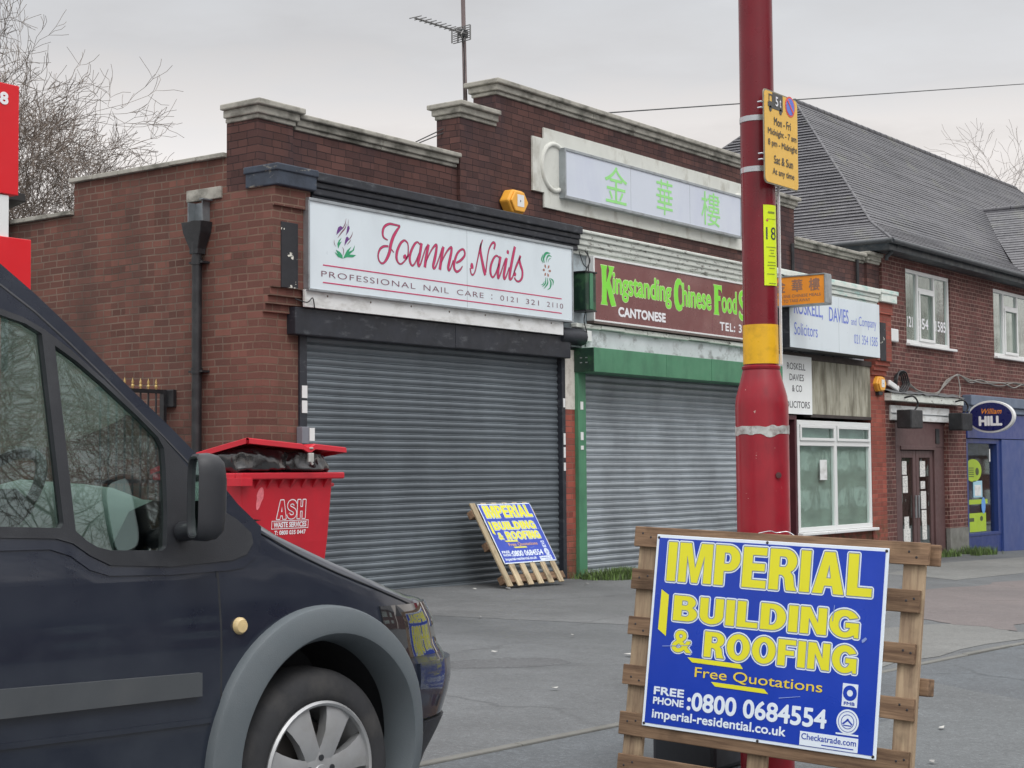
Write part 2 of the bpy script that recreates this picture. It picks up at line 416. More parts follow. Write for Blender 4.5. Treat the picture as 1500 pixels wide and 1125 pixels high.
BLOCK = {
 'I': (.25, [(0, 0), (0, 1), (.25, 1), (.25, 0)], []),
 'M': (.92, [(0, 0), (0, 1), (.32, 1), (.46, .36), (.60, 1), (.92, 1), (.92, 0), (.70, 0), (.70, .70), (.54, 0), (.38, 0), (.22, .70), (.22, 0)], []),
 'P': (.68, [(0, 0), (0, 1), (.36, 1)] + _arc(.37, .68, .31, .32, 90, -90) + [(.25, .36), (.25, 0)], [[(.25, .82), (.34, .82)] + _arc(.35, .68, .09, .14, 90, -90) + [(.25, .54)]]),
 'E': (.63, [(0, 0), (0, 1), (.62, 1), (.62, .81), (.25, .81), (.25, .60), (.58, .60), (.58, .42), (.25, .42), (.25, .19), (.63, .19), (.63, 0)], []),
 'R': (.72, [(0, 0), (0, 1), (.40, 1)] + _arc(.40, .71, .30, .29, 90, -62) + [(.62, .36), (.66, .12), (.72, 0), (.46, 0), (.43, .12), (.40, .30), (.33, .37), (.25, .37), (.25, 0)], [[(.25, .82), (.36, .82)] + _arc(.37, .69, .09, .13, 90, -90) + [(.25, .56)]]),
 'A': (.78, [(0, 0), (.26, 1), (.52, 1), (.78, 0), (.53, 0), (.485, .19), (.295, .19), (.25, 0)], [[(.335, .37), (.445, .37), (.39, .70)]]),
 'L': (.60, [(0, 0), (0, 1), (.25, 1), (.25, .20), (.60, .20), (.60, 0)], []),
 'B': (.72, [(0, 0), (0, 1), (.40, 1)] + _arc(.40, .75, .26, .25, 90, -50) + _arc(.42, .285, .30, .285, 58, -90), [[(.25, .82), (.36, .82)] + _arc(.36, .72, .07, .10, 90, -90) + [(.25, .62)], [(.25, .44), (.38, .44)] + _arc(.38, .31, .09, .13, 90, -90) + [(.25, .18)]]),
 'U': (.70, [(0, 1), (0, .34)] + _arc(.35, .34, .35, .36, 180, 360) + [(.70, 1), (.455, 1), (.455, .34)] + _arc(.35, .34, .105, .16, 0, -180) + [(.245, 1)], []),
 'D': (.71, [(0, 0), (0, 1), (.33, 1)] + _arc(.33, .5, .38, .5, 90, -90), [[(.25, .81), (.31, .81)] + _arc(.31, .5, .15, .31, 90, -90) + [(.25, .19)]]),
 'N': (.71, [(0, 0), (0, 1), (.25, 1), (.48, .42), (.48, 1), (.71, 1), (.71, 0), (.47, 0), (.23, .60), (.23, 0)], []),
 'O': (.80, _arc(.40, .5, .40, .52, 0, 345, 24), [_arc(.40, .5, .155, .32, 0, 345, 24)]),
 'G': (.78, _arc(.40, .5, .40, .52, 28, 305, 24) + [(.66, .10), (.67, .0), (.78, 0), (.78, .54), (.43, .54), (.43, .36), (.56, .36)] + _arc(.41, .48, .165, .30, -45, -318, 20), []),
 'H': (.70, [(0, 0), (0, 1), (.24, 1), (.24, .61), (.46, .61), (.46, 1), (.70, 1), (.70, 0), (.46, 0), (.46, .41), (.24, .41), (.24, 0)], []),
 'F': (.59, [(0, 0), (0, 1), (.59, 1), (.59, .81), (.25, .81), (.25, .59), (.54, .59), (.54, .41), (.25, .41), (.25, 0)], []),
}
def block_text(mb, word, org, right, up, box, grow=0.0, m=0, lift=0.0, gap=.075):
    """Heavy grotesque capitals fitted to a box; grow thickens them by that many metres."""
    mb.mark()
    u0, v0, u1, v1 = box
    tot = sum(BLOCK[c][0] for c in word)+gap*(len(word)-1)
    sx, sy = (u1-u0)/tot, v1-v0
    r, u = Vector(right).normalized(), Vector(up).normalized(); n = r.cross(u); o = Vector(org)+n*lift
    offs = [(0, 0)] if not grow else [(grow*math.cos(k*PI/6), grow*math.sin(k*PI/6)) for k in range(12)]
    x = 0
    for c in word:
        w, out, holes = BLOCK[c]
        vs, fs = plate2d(out, holes)
        for i, (dx, dy) in enumerate(offs):
            mb.add([o + n*(i*.00003) + r*(u0+(x+p[0])*sx+dx) + u*(v0+p[1]*sy+dy) for p in vs], fs, m)
        x += w+gap
def smooth_pts(pts, k=5):
    out = []
    n = len(pts)
    for i in range(n-1):
        p0, p1, p2, p3 = pts[max(i-1, 0)], pts[i], pts[i+1], pts[min(i+2, n-1)]
        for j in range(k):
            t = j/k
            out.append(tuple(.5*((2*b) + (-a+c)*t + (2*a-5*b+4*c-d)*t*t + (-a+3*b-3*c+d)*t**3) for a, b, c, d in zip(p0, p1, p2, p3)))
    out.append(pts[-1])
    return out
def brush(mb, pts, fn, m=0, k=5, ws=1.0):
    """Calligraphic stroke: (u, v, width) points -> ribbon; fn maps (u, v) to 3D."""
    P = smooth_pts(pts, k) if len(pts) > 2 else pts
    L, Rr = [], []
    for i, p in enumerate(P):
        a, b = P[max(i-1, 0)], P[min(i+1, len(P)-1)]
        dx, dy = b[0]-a[0], b[1]-a[1]; d = math.hypot(dx, dy) or 1
        h = max(.001, p[2])*.5*ws
        L.append(fn(p[0]-dy/d*h, p[1]+dx/d*h)); Rr.append(fn(p[0]+dy/d*h, p[1]-dx/d*h))
    mb.grid([L, Rr], m)
    return mb
def ground_z(x, y): return .03 - .022*x + .02*y

# ------------------------------------------------------------------ shared materials
M_DARKBRICK = brick('dark engineering brick', C(86, 59, 54), C(66, 47, 46), C(54, 43, 43, 1), msize=.0045, soot=C(46, 44, 52), samt=.65)
M_REDBRICK = brick('red side brick', C(104, 69, 60), C(85, 59, 53), C(122, 104, 93, 1), soot=C(62, 52, 49), samt=.6, msize=.008)
M_PIERBRICK = brick('pier brick', C(106, 70, 62), C(88, 60, 54), C(126, 103, 90, 1), msize=.008, soot=C(70, 60, 50), samt=.8, green=C(60, 70, 44))
M_BRIGHTBRICK = brick('bright red brick', C(142, 76, 64), C(122, 66, 58), C(146, 100, 88, 1), var=.15, soot=C(70, 44, 40), samt=.4, green=C(60, 66, 46))
M_HOUSEBRICK = brick('house brick', C(102, 64, 60), C(80, 52, 50), C(156, 130, 120, 1), msize=.008, soot=C(58, 44, 44), samt=.4)
M_COPING = mat('weathered coping stone', C(150, 148, 140), .9, .16, 7, dirt=C(58, 58, 52), damt=.8, dscale=3.2, streak=.6, bump=.5, bscale=60)
M_RENDER = mat('pale painted render', C(190, 192, 186), .85, .06, 4, dirt=C(128, 122, 108), damt=.6, dscale=3.5, streak=1.6, bump=.25, bscale=50, lo=.52, hi=.72)
M_BLACKPAINT = mat('black paint', C(34, 37, 44), .5, .25, 5, dirt=C(92, 96, 100), damt=.5, dscale=6, streak=.4, lo=.56, hi=.72, bump=.2)
M_BLACKWORN = mat('worn blue black paint', C(48, 56, 68), .65, .3, 6, dirt=C(150, 146, 132), damt=.8, dscale=5, streak=.4, lo=.6, hi=.68, bump=.4, bscale=40)
M_FLAKY = mat('flaking white paint', C(192, 196, 190), .8, .08, 5, dirt=C(70, 66, 60), damt=.85, dscale=7, streak=.25, lo=.57, hi=.66, bump=.5, bscale=30)
M_FLAKYTEAL = mat('flaking white and teal paint', C(200, 206, 200), .8, .08, 5, dirt=C(140, 186, 180), damt=.6, dscale=3, streak=.3, lo=.5, hi=.62, bump=.4, bscale=30)
M_WHITEROUGH = mat('grubby white lintel paint', C(186, 190, 194), .8, .08, 5, dirt=C(112, 112, 112), damt=.75, dscale=5, streak=.8, lo=.52, hi=.66, bump=.4, bscale=30)
M_SHUT1 = mat('dark grey shutter', C(99, 107, 113), .45, .12, .9, dirt=C(78, 84, 90), damt=.5, dscale=1.4, streak=3, metal=.2, lo=.45, hi=.65, band=.25, chip=C(150, 148, 140), cscale=24, clo=.74)
M_SHUT2 = mat('galvanised shutter', C(152, 160, 166), .46, .1, 1.5, dirt=C(100, 105, 110), damt=.5, dscale=1.3, streak=1.5, metal=.2, lo=.45, hi=.68, band=.4, chip=C(120, 100, 84), cscale=18, clo=.74)
M_GREEN = mat('green painted steel', C(68, 120, 91), .5, .08, 3, dirt=C(44, 86, 66), damt=.55, dscale=3, streak=2)
M_DGREEN = mat('dark green steel', C(24, 48, 38), .45, .2, 4, dirt=C(74, 122, 78), damt=.5, dscale=5)
M_DARKMETAL = mat('dark painted metal', C(30, 32, 35), .45, .2, 8, dirt=C(70, 72, 74), damt=.3, dscale=6)
M_WHITEACR = mat('white acrylic sign face', C(198, 208, 214), .35, .02, 2, dirt=C(168, 176, 182), damt=.35, dscale=2, streak=3, lo=.5, hi=.8)
M_WHITEFASC = mat('white fascia board', C(206, 208, 208), .6, .03, 2, dirt=C(140, 138, 130), damt=.5, dscale=4, streak=.5)
M_ALU = mat('aluminium trim', C(150, 156, 160), .4, .08, 6, metal=.6, dirt=C(96, 96, 92), damt=.5, dscale=5)
M_LILAC = mat('pale lilac sign face', C(188, 195, 206), .4, .02, 1.5, dirt=C(170, 176, 196), damt=.4, dscale=1.5, streak=2)
M_MAROON = mat('maroon sign face', C(104, 58, 58), .3, .05, 2, dirt=C(140, 104, 100), damt=.5, dscale=.9, lo=.45, hi=.7)
M_LIMETXT = mat('lime green lettering', C(120, 206, 62), .5, .04, 6)
M_PALELIME = mat('pale green lettering', C(140, 206, 126), .5, .06, 6)
M_WHITETXT = mat('white lettering', C(214, 214, 218), .5, .03, 6)
M_CRIMSON = mat('crimson lettering', C(178, 44, 92), .5, .05, 6)
M_PLUM = mat('plum lettering', C(112, 72, 88), .5, .05, 6)
M_PURPLE = mat('purple print', C(96, 50, 118), .5, .05, 6)
M_LEAFPRINT = mat('green print', C(44, 140, 98), .5, .1, 20)
M_BROWNPRINT = mat('brown print', C(150, 104, 88), .5, .05, 6)
M_BLUETXT = mat('blue lettering', C(98, 118, 196), .5, .08, 12)
M_BLACKTXT = mat('dark lettering', C(58, 58, 66), .5, .05, 6)
M_PVC = mat('white window plastic', C(206, 208, 208), .35, .03, 3, dirt=C(170, 170, 166), damt=.15, dscale=3)
M_YELLOWBOX = mat('amber alarm plastic', C(218, 158, 60), .4, .08, 6)
M_CONC = mat('pale concrete', C(168, 166, 160), .9, .1, 6, dirt=C(110, 106, 98), damt=.6, dscale=4, bump=.4, bscale=50)
M_LEAD = mat('grey lead sheet', C(96, 98, 100), .7, .2, 6, dirt=C(50, 50, 48), damt=.6, dscale=6, bump=.5, bscale=20)
M_INTERIOR = mat('dim interior', C(46, 50, 50, 1), .9, .3, 1.5)
M_GLASS = glass('window glass', (.84, .89, .87), alpha=.08, wob=.1)
M_GLASSM = glass('reflective window glass', (.93, .98, .96), alpha=.10, rough=.04, wob=.08)

# ------------------------------------------------------------------ parade of shops
def stepped(mb, x0, x1, yb, tiers, m=0, left=0, right=0, back=0):
    """Moulding along X: tiers (z0, z1, projection in -Y); left/right say whether it returns round that end."""
    for z0, z1, p in tiers:
        mb.box(x0 - (p if left else 0), x1 + (p if right else 0), -p, yb + (p if back else 0), z0, z1, m)
def shutter_sheet(x0, x1, y, z0, z1, pitch, depth=.016):
    rows = []
    z = z1
    prof = [(0, -.1), (.03, .45), (.10, .55), (.14, .0), (.17, .10), (.28, .80), (.44, 1), (.62, .92), (.80, .55), (.93, .0), (.99, -.1)]
    nx = 30
    while z > z0:
        for t, d in prof:
            zz = z - t*pitch
            if zz < z0: break
            rows.append([(x0 + (x1-x0)*i/nx, y - d*depth + .010*mnoise.noise((i*.45, z*1.1, x0)) + .003*mnoise.noise((i*.8, z*9, x0)), zz + .004*mnoise.noise((i*.3, z*4, 7))) for i in range(nx+1)])
        z -= pitch
    return MB().grid(rows)
parade = thing('shop_parade', 'low brick parade of three shops with stepped stone parapet and roller shutters', 'building')
def build_parade():
    P = parade
    # flank wall, lower behind
    w = MB().prism([(0, .5, -.4), (0, 6.0, -.4), (0, 6.0, 4.05), (0, 2.85, 4.05), (0, 2.85, 4.40), (0, .5, 4.40)], (.3, 0, 0))
    w.build('side_wall', M_REDBRICK, P)
    c = MB()
    for i in range(6):
        a, b = .5+i*.4, .5+(i+1)*.4-.006
        c.box(-.05, .36, a, min(b, 2.92), 4.402+random.uniform(0, .008), 4.45)
    c.mark()
    for i in range(8):
        a = 2.86+i*.4
        c.box(-.05, .36, a, a+.394, 4.052+random.uniform(0, .006), 4.10)
    c.pieces('side_coping', M_COPING, P, bevel=.006)
    # rear block and flat roof
    MB().box(.3, 15, 5.7, 6.0, -.4, 4.0).mark().box(14.7, 15.0, .4, 5.7, -.6, 4.0).pieces('rear_wall', M_REDBRICK, P)
    MB().box(.3, 14.7, .4, 5.7, 3.85, 3.95).build('flat_roof', M_LEAD, P)
    # parapet: wall behind the signs, end piers, middle piers, raised centre
    X2 = 15.0
    p = MB()
    p.box(.5, X2-.5, .11, .4, 4.2, 4.72)
    for a, b in ((0, .5), (X2-.5, X2)): p.box(a, b, .065, .5, 4.051, 4.74)
    for a, b in ((3.24, 3.94), (11.06, 11.76)): p.box(a, b, .064, .402, 4.2, 5.31)
    p.box(3.94, 11.06, .065, .4, 4.2, 5.70)
    p.build('parapet', M_DARKBRICK, P)
    cp = MB()
    def cope(x0, x1, yb, z, yf, tall=.19, l=0, r=0):
        t = tall
        for a, b, q in ((z, z+.26*t, .022), (z+.26*t, z+.68*t, .052), (z+.68*t, z+t, .095)):
            n = max(1, int((x1-x0)/.9))
            for i in range(n):
                u0 = x0+(x1-x0)*i/n; u1 = x0+(x1-x0)*(i+1)/n-(.004 if i < n-1 else 0)
                cp.box(u0-(q*.8 if l and i == 0 else 0), u1+(q if r and i == n-1 else 0), yf-q, yb+q*(.25 if yb > .45 else 1), a, b)
    cope(.0, .5, .5, 4.742, .065, .185, 1, 1)
    cope(.56, 3.22, .4, 4.722, .11, .16)
    cope(3.24, 3.93, .4, 5.312, .065, .18, 1, 0)
    cope(3.94, 11.06, .4, 5.702, .065, .18, 1, 1)
    cope(11.07, 11.76, .4, 5.312, .065, .18, 0, 1)
    cope(11.78, X2-.56, .4, 4.722, .11, .16)
    cope(X2-.5, X2, .5, 4.742, .065, .185, 1, 0)
    cp.build('coping', M_COPING, P, bevel=.012, seg=2)
    # wall behind signs
    MB().box(.5, 5.2, .10, .4, 2.6, 4.2).mark().box(5.45, 10.4, .11, .4, 2.4, 4.2).mark().box(10.6, X2-.6, .11, .4, 2.9, 4.2).pieces('sign_band', M_WHITEROUGH, P)
    # corner piers with corbelled brick consoles
    for x0, x1, m, nm in ((0.0, .5, M_PIERBRICK, 'corner_pier'), (14.4, 15.0, M_BRIGHTBRICK, 'end_pier')):
        q = MB().box(x0, x1, 0, .5, -.6, 2.82)
        for i, z in enumerate((2.82, 2.90, 2.98, 3.06)):
            q.box(x0, x1, -.035*(i+1), .5, z, z+.08 if i < 3 else 3.86)
        q.box(x0, x1, -.17, .5, 3.86, 4.05)
        q.build(nm, m, P)
        b = MB().box(x0+.11, x0+.345, -.152, -.12, 3.06, 3.71)
        b.build('console_panel', mat('black board with flaked patches', C(34, 35, 40), .6, .15, 4, dirt=C(200, 200, 190), damt=1, dscale=7, lo=.63, hi=.64), P, bevel=.004)
    # console caps
    MB().box(-.03, .53, -.235, .21, 4.052, 4.25).box(-.045, .545, -.25, .225, 4.19, 4.262).build('console_cap', M_BLACKWORN, P, bevel=.012)
    MB().box(14.42, 15.06, -.235, .21, 4.052, 4.25).box(14.4, 15.1, -.25, .225, 4.19, 4.262).build('console_cap', M_FLAKYTEAL, P, bevel=.012)
    tiers = [(3.965, 4.03, .16), (4.03, 4.10, .185), (4.10, 4.16, .20), (4.16, 4.255, .235)]
    a = MB(); stepped(a, .535, 5.33, .11, tiers); a.build('cornice', M_BLACKPAINT, P, bevel=.012)
    a = MB()
    for i in range(4):
        xa = 5.335+i*1.27
        stepped(a, xa, xa+1.265, .11, [(3.945+.006*(i % 2), 4.0, .06), (4.0, 4.06, .10), (4.06, 4.13, .125), (4.13, 4.20, .15), (4.20, 4.24, .18)])
    a.build('cornice', M_FLAKY, P, bevel=.012)
    a = MB(); stepped(a, 10.42, 14.39, .11, tiers); a.build('cornice', M_FLAKYTEAL, P, bevel=.012)
    # stone tablet with shouldered ends and carved oval rings
    pts = [(4.88, 4.47), (10.12, 4.47), (10.12, 4.65), (10.36, 4.65), (10.36, 5.32), (10.12, 5.32), (10.12, 5.46), (4.88, 5.46), (4.88, 5.32), (4.64, 5.32), (4.64, 4.65), (4.88, 4.65)]
    MB().prism([(x, .03, z) for x, z in pts], (0, .03, 0)).build('stone_tablet', M_RENDER, P, bevel=.005)
    r = MB()
    for cx in (5.1, 9.9):
        r.mark()
        rows = []
        for k in range(49):
            t = 2*PI*k/48
            ring = []
            for j in range(8):
                u = 2*PI*j/8
                ring.append((cx + (.27+.032*math.cos(u))*math.cos(t), .03-.03*math.sin(u), 4.99 + (.29+.032*math.cos(u))*math.sin(t)))
            rows.append(ring)
        r.grid(rows, 0, True)
    r.pieces('carved_ring', M_RENDER, P, smooth=60)
    # bay 1: fascia, shutter box, shutter, rails
    MB().box(.42, 4.97, -.17, -.14, 2.89, 3.065).build('lower_fascia', M_WHITEFASC, P, bevel=.004)
    fx = MB()
    for i in range(7): fx.mark().lathe((.75+i*.66, -.171, 3.02-.01*(i % 2)), (0, -1, 0), [(0, .011), (.004, .008), (.005, 0)], 10)
    fx.pieces('screw', mat('rusty screw', C(96, 84, 74), .7, .2), P)
    MB().box(.34, 2.9, -.12, .12, 2.615, 2.888).mark().box(2.903, 5.2, -.12, .12, 2.62, 2.888).pieces('shutter_box', M_BLACKPAINT, P, bevel=.01)
    s1 = shutter_sheet(.56, 5.2, .05, -.2, 2.64, .0755).build('roller_shutter', M_SHUT1, P, smooth=40)
    s1['label'] = 'dark grey closed roller shutter'
    MB().box(.5, .605, -.025, .09, -.3, 2.62).mark().box(5.13, 5.205, -.03, .09, -.3, 2.62).pieces('guide_rail', M_BLACKPAINT, P, bevel=.004)
    MB().box(.47, .57, -.085, -.005, 1.53, 1.70).build('lock_box', mat('grey lock box', C(112, 114, 122), .5, .1), P, bevel=.006)
    st = MB()
    for z in (1.99, 1.84): st.mark().box(.525, .60, -.032, -.027, z, z+.125)
    st.mark().box(.57, .64, -.095, -.086, 1.56, 1.69)
    for z, h in ((2.02, .11), (1.56, .14), (1.4, .13), (1.24, .1)): st.mark().box(5.15, 5.19, -.036, -.031, z, z+h)
    for z, h in ((2.0, .1), (1.62, .1), (1.5, .05)): st.mark().box(5.50, 5.56, -.056, -.051, z, z+h)
    st.pieces('paper_sticker', M_PVC, P)
    # pier between bays 1 and 2
    MB().box(5.215, 5.45, 0, .35, -.4, 2.0).build('party_pier', M_BRIGHTBRICK, P)
    MB().box(5.213, 5.452, -.003, .35, 2.0, 2.74).build('painted_pier_head', mat('flaking cream brick paint', C(196, 192, 184), .85, .08, 8, dirt=C(120, 110, 100), damt=.6, dscale=8), P)
    MB().tube([(5.0, -.06, 2.9), (5.52, -.06, 2.9)], .105, 16).build('rolled_blind_end', M_BLACKPAINT, P, smooth=40)
    # bay 2
    MB().box(5.36, 10.4, -.02, .10, 2.78, 3.96).build('sign_backboard', mat('pale blue grey boarding', C(172, 184, 190), .7, .1, 4, dirt=C(90, 90, 86), damt=.6, dscale=5), P)
    led = MB()
    for i in range(9):
        xa = 5.36+i*.56
        led.box(xa, xa+.553, -.10-random.uniform(0, .02), .0, 3.02+random.uniform(-.01, .01), 3.075)
    led.build('ledge', M_FLAKY, P, bevel=.01)
    MB().box(5.70, 10.36, -.14, -.03, 3.09, 3.125).build('sign_sill', mat('brown grey timber', C(92, 82, 78), .8, .2, 6), P)
    MB().box(5.55, 10.4, -.05, -.02, 2.77, 3.02).build('lintel', M_WHITEROUGH, P)
    g = MB().box(5.452, 7.19, -.30, .05, 2.46, 2.765).box(7.194, 8.4, -.30, .05, 2.46, 2.765).box(8.41, 10.56, -.30, .05, 2.463, 2.768)
    sb = g.build('shutter_box', M_GREEN, P, bevel=.006); sb['label'] = 'green shutter box'
    MB().box(5.44, 5.451, -.296, .05, 2.464, 2.761).build('shutter_box_end', M_DGREEN, P, bevel=.004)
    b = MB()
    for y in (-.19, -.11):
        for z in (2.58, 2.64): b.mark().box(5.434, 5.44, y-.014, y+.014, z-.006, z+.006)
    b.pieces('bolt', M_ALU, P)
    s2 = shutter_sheet(5.6, 10.35, .07, -.3, 2.47, .0855, .02).build('roller_shutter', M_SHUT2, P, smooth=40)
    s2['label'] = 'pale galvanised closed roller shutter'
    MB().box(5.455, 5.63, -.05, .12, -.4, 2.46).mark().box(10.3, 10.45, -.05, .12, -.4, 2.46).pieces('guide_rail', M_GREEN, P, bevel=.005)
    MB().box(10.45, 10.7, 0, .35, -.5, 3.0).build('party_pier', M_BRIGHTBRICK, P)
    # bay 3: door, window, boarded panel
    d = MB().box(10.72, 11.56, .12, .18, -.4, 2.04)
    dd = d.build('door', mat('dark brown door', C(50, 32, 34), .5, .15), P, bevel=.004)
    MB().box(11.2, 11.24, .085, .12, .95, 1.3).build('handle', M_ALU, dd, bevel=.004)
    MB().box(10.7, 10.76, .0, .2, -.4, 2.07).box(11.53, 11.6, .0, .2, -.4, 2.07).box(10.76, 11.53, .0, .2, 2.0, 2.07).build('door_frame', mat('maroon door frame', C(72, 34, 40), .5, .15), P, bevel=.004)
    MB().box(11.6, 14.4, .02, .35, -.5, .20).build('stall_wall', M_BRIGHTBRICK, P)
    MB().box(12.1, 14.4, 0, .1, 2.1, 2.95).build('weathered_panel', mat('weathered plywood', C(158, 156, 142), .85, .12, 4, dirt=C(92, 88, 74), damt=.85, dscale=5, streak=5, lo=.45, hi=.62), P, bevel=.004)
    MB().box(12.09, 14.4, -.012, .12, 2.05, 2.10).box(10.7, 14.45, -.03, .12, 2.95, 3.04).build('trim_board', mat('dark stained timber', C(62, 56, 54), .8, .25, 6), P, bevel=.004)
    # window
    W = MB()
    x0, x1, z0, z1 = 11.62, 14.38, .25, 2.0
    ft = .075
    for a, b in ((x0, x0+ft), (12.94, 13.04), (x1-ft, x1)): W.box(a, b, .0, .07, z0+ft, z1-ft)
    W.box(x0, x1, -.0, .07, z1-ft, z1).box(x0, x1, 0, .07, z0, z0+ft)
    W.box(x0+ft, 12.94, -.0, .07, 1.60, 1.68).box(13.04, x1-ft, 0, .07, 1.60, 1.68)
    for a, b in ((x0+ft, 12.94), (13.04, x1-ft)):   # opening top lights stand proud
        for c0, c1, e0, e1 in ((a, b, 1.68, 1.725), (a, b, 1.88, 1.925), (a, a+.045, 1.725, 1.88), (b-.045, b, 1.725, 1.88)):
            W.box(c0, c1, -.022, -.001, e0, e1)
    wf = W.build('window', M_PVC, P, bevel=.006)
    MB().box(x0-.04, x1+.08, -.09, .03, .2, .247).build('sill', M_PVC, wf, bevel=.01)
    MB().box(x0+ft, x1-ft, .03, .036, z0+ft, z1-ft).build('pane', M_GLASSM, wf)
    bl = MB().box(x0, x1, .075, .08, z0, z1).build('blind', mat('pale window blind', C(158, 174, 167, 1.25), .8, .12, 2, dirt=C(108, 124, 118, .9), damt=.5, dscale=2, streak=.3, lo=.4, hi=.8), wf)
    MB().box(12.45, 12.70, .022, .027, 1.06, 1.38).build('notice', M_WHITEFASC, wf)
    # drain gear on the flank wall
    dp = MB().tube([(-.08, .84, 3.45), (-.08, .84, -.1)], .05, 14).tube([(-.08, .84, 3.78), (-.08, .84, 3.45)], [.07, .055], 14)
    for z in (3.40, 2.3, 1.0): dp.tube([(-.08, .84, z), (-.08, .84, z-.06)], .058, 14).box(-.1, .0, .74, .94, z-.045, z-.025)
    dpo = dp.build('drainpipe', M_DARKMETAL, P, smooth=40)
    hp = MB()
    hp.grid([[(-.16, .70, 3.77), (-.16, .99, 3.77), (-.0, .99, 3.77), (-.0, .70, 3.77)], [(-.15, .72, 3.66), (-.15, .97, 3.66), (-.0, .97, 3.66), (-.0, .72, 3.66)], [(-.13, .78, 3.5), (-.13, .90, 3.5), (-.02, .90, 3.5), (-.02, .78, 3.5)], [(-.13, .78, 3.45), (-.13, .90, 3.45), (-.02, .90, 3.45), (-.02, .78, 3.45)]], 0, True)
    hp.build('hopper', M_DARKMETAL, dpo, bevel=.006)
    MB().box(-.10, -.0, .74, .752, 3.78, 3.98).box(-.10, 0, .945, .957, 3.78, 3.98).box(-.14, 0, .69, .745, 3.985, 3.998).box(-.004, .0, .752, .945, 3.78, 3.98).build('lead_chute', mat('bright lead', C(120, 126, 130), .5, .2, 10, metal=.5), dpo)
    MB().box(-.025, .02, .56, 1.06, 4.0, 4.12).build('stone_lintel', M_COPING, P, bevel=.006)
    # flue at the far end of the flank wall
    fl = MB().tube([(-.12, 3.95, 2.4), (-.12, 3.95, 4.25)], .075, 14)
    fl.build('flue_pipe', M_DARKMETAL, P, smooth=40)
    MB().obox((-.12, 3.9, 4.29), ((1, 0, 0), (0, 1, -.18), (0, .18, 1)), (.22, .46, .10)).build('flue_cowl', mat('sooty cowl', C(22, 20, 20), .7, .2), P, bevel=.01)
    # gate bracket board and old fixings
    MB().box(-.05, .0, 1.22, 1.42, 1.92, 2.10).build('gate_bracket', M_DARKMETAL, P, bevel=.008)
    # loose cables by the green box
    cb = MB()
    for dx, q in ((0, .03), (.05, -.04)):
        cb.tube(smooth_pts([(5.46+dx, -.17, 3.98), (5.5+dx+q, -.2, 3.86), (5.44+dx, -.2, 3.74), (5.48+dx, -.19, 3.68)], 5), .007, 6)
    cb.tube(smooth_pts([(5.30, -.19, 3.95), (5.36, -.21, 3.80), (5.47, -.2, 3.76)], 5), .006, 6)
    cb.tube(smooth_pts([(5.48, -.16, 3.22), (5.47, -.14, 3.1), (5.53, -.14, 2.95), (5.52, -.12, 2.78)], 5), .007, 6)
    cb.tube(smooth_pts([(.30, -.15, 2.96), (.42, -.2, 2.93), (.5, -.2, 2.98), (.55, -.18, 2.88)], 5), .006, 6)
    cb.build('cable', M_DARKMETAL, P, smooth=60)
    MB().box(5.56, 5.68, -.12, -.05, 2.85, 2.99).build('junction_box', M_PVC, P, bevel=.01)
    MB().tube([(11.6, .02, 4.75), (11.6, .02, 4.2)], .03, 8).mark().tube([(14.1, .06, 4.75), (14.1, .06, 4.2)], .03, 8).pieces('rain_pipe', M_DARKMETAL, P, smooth=40)
build_parade()

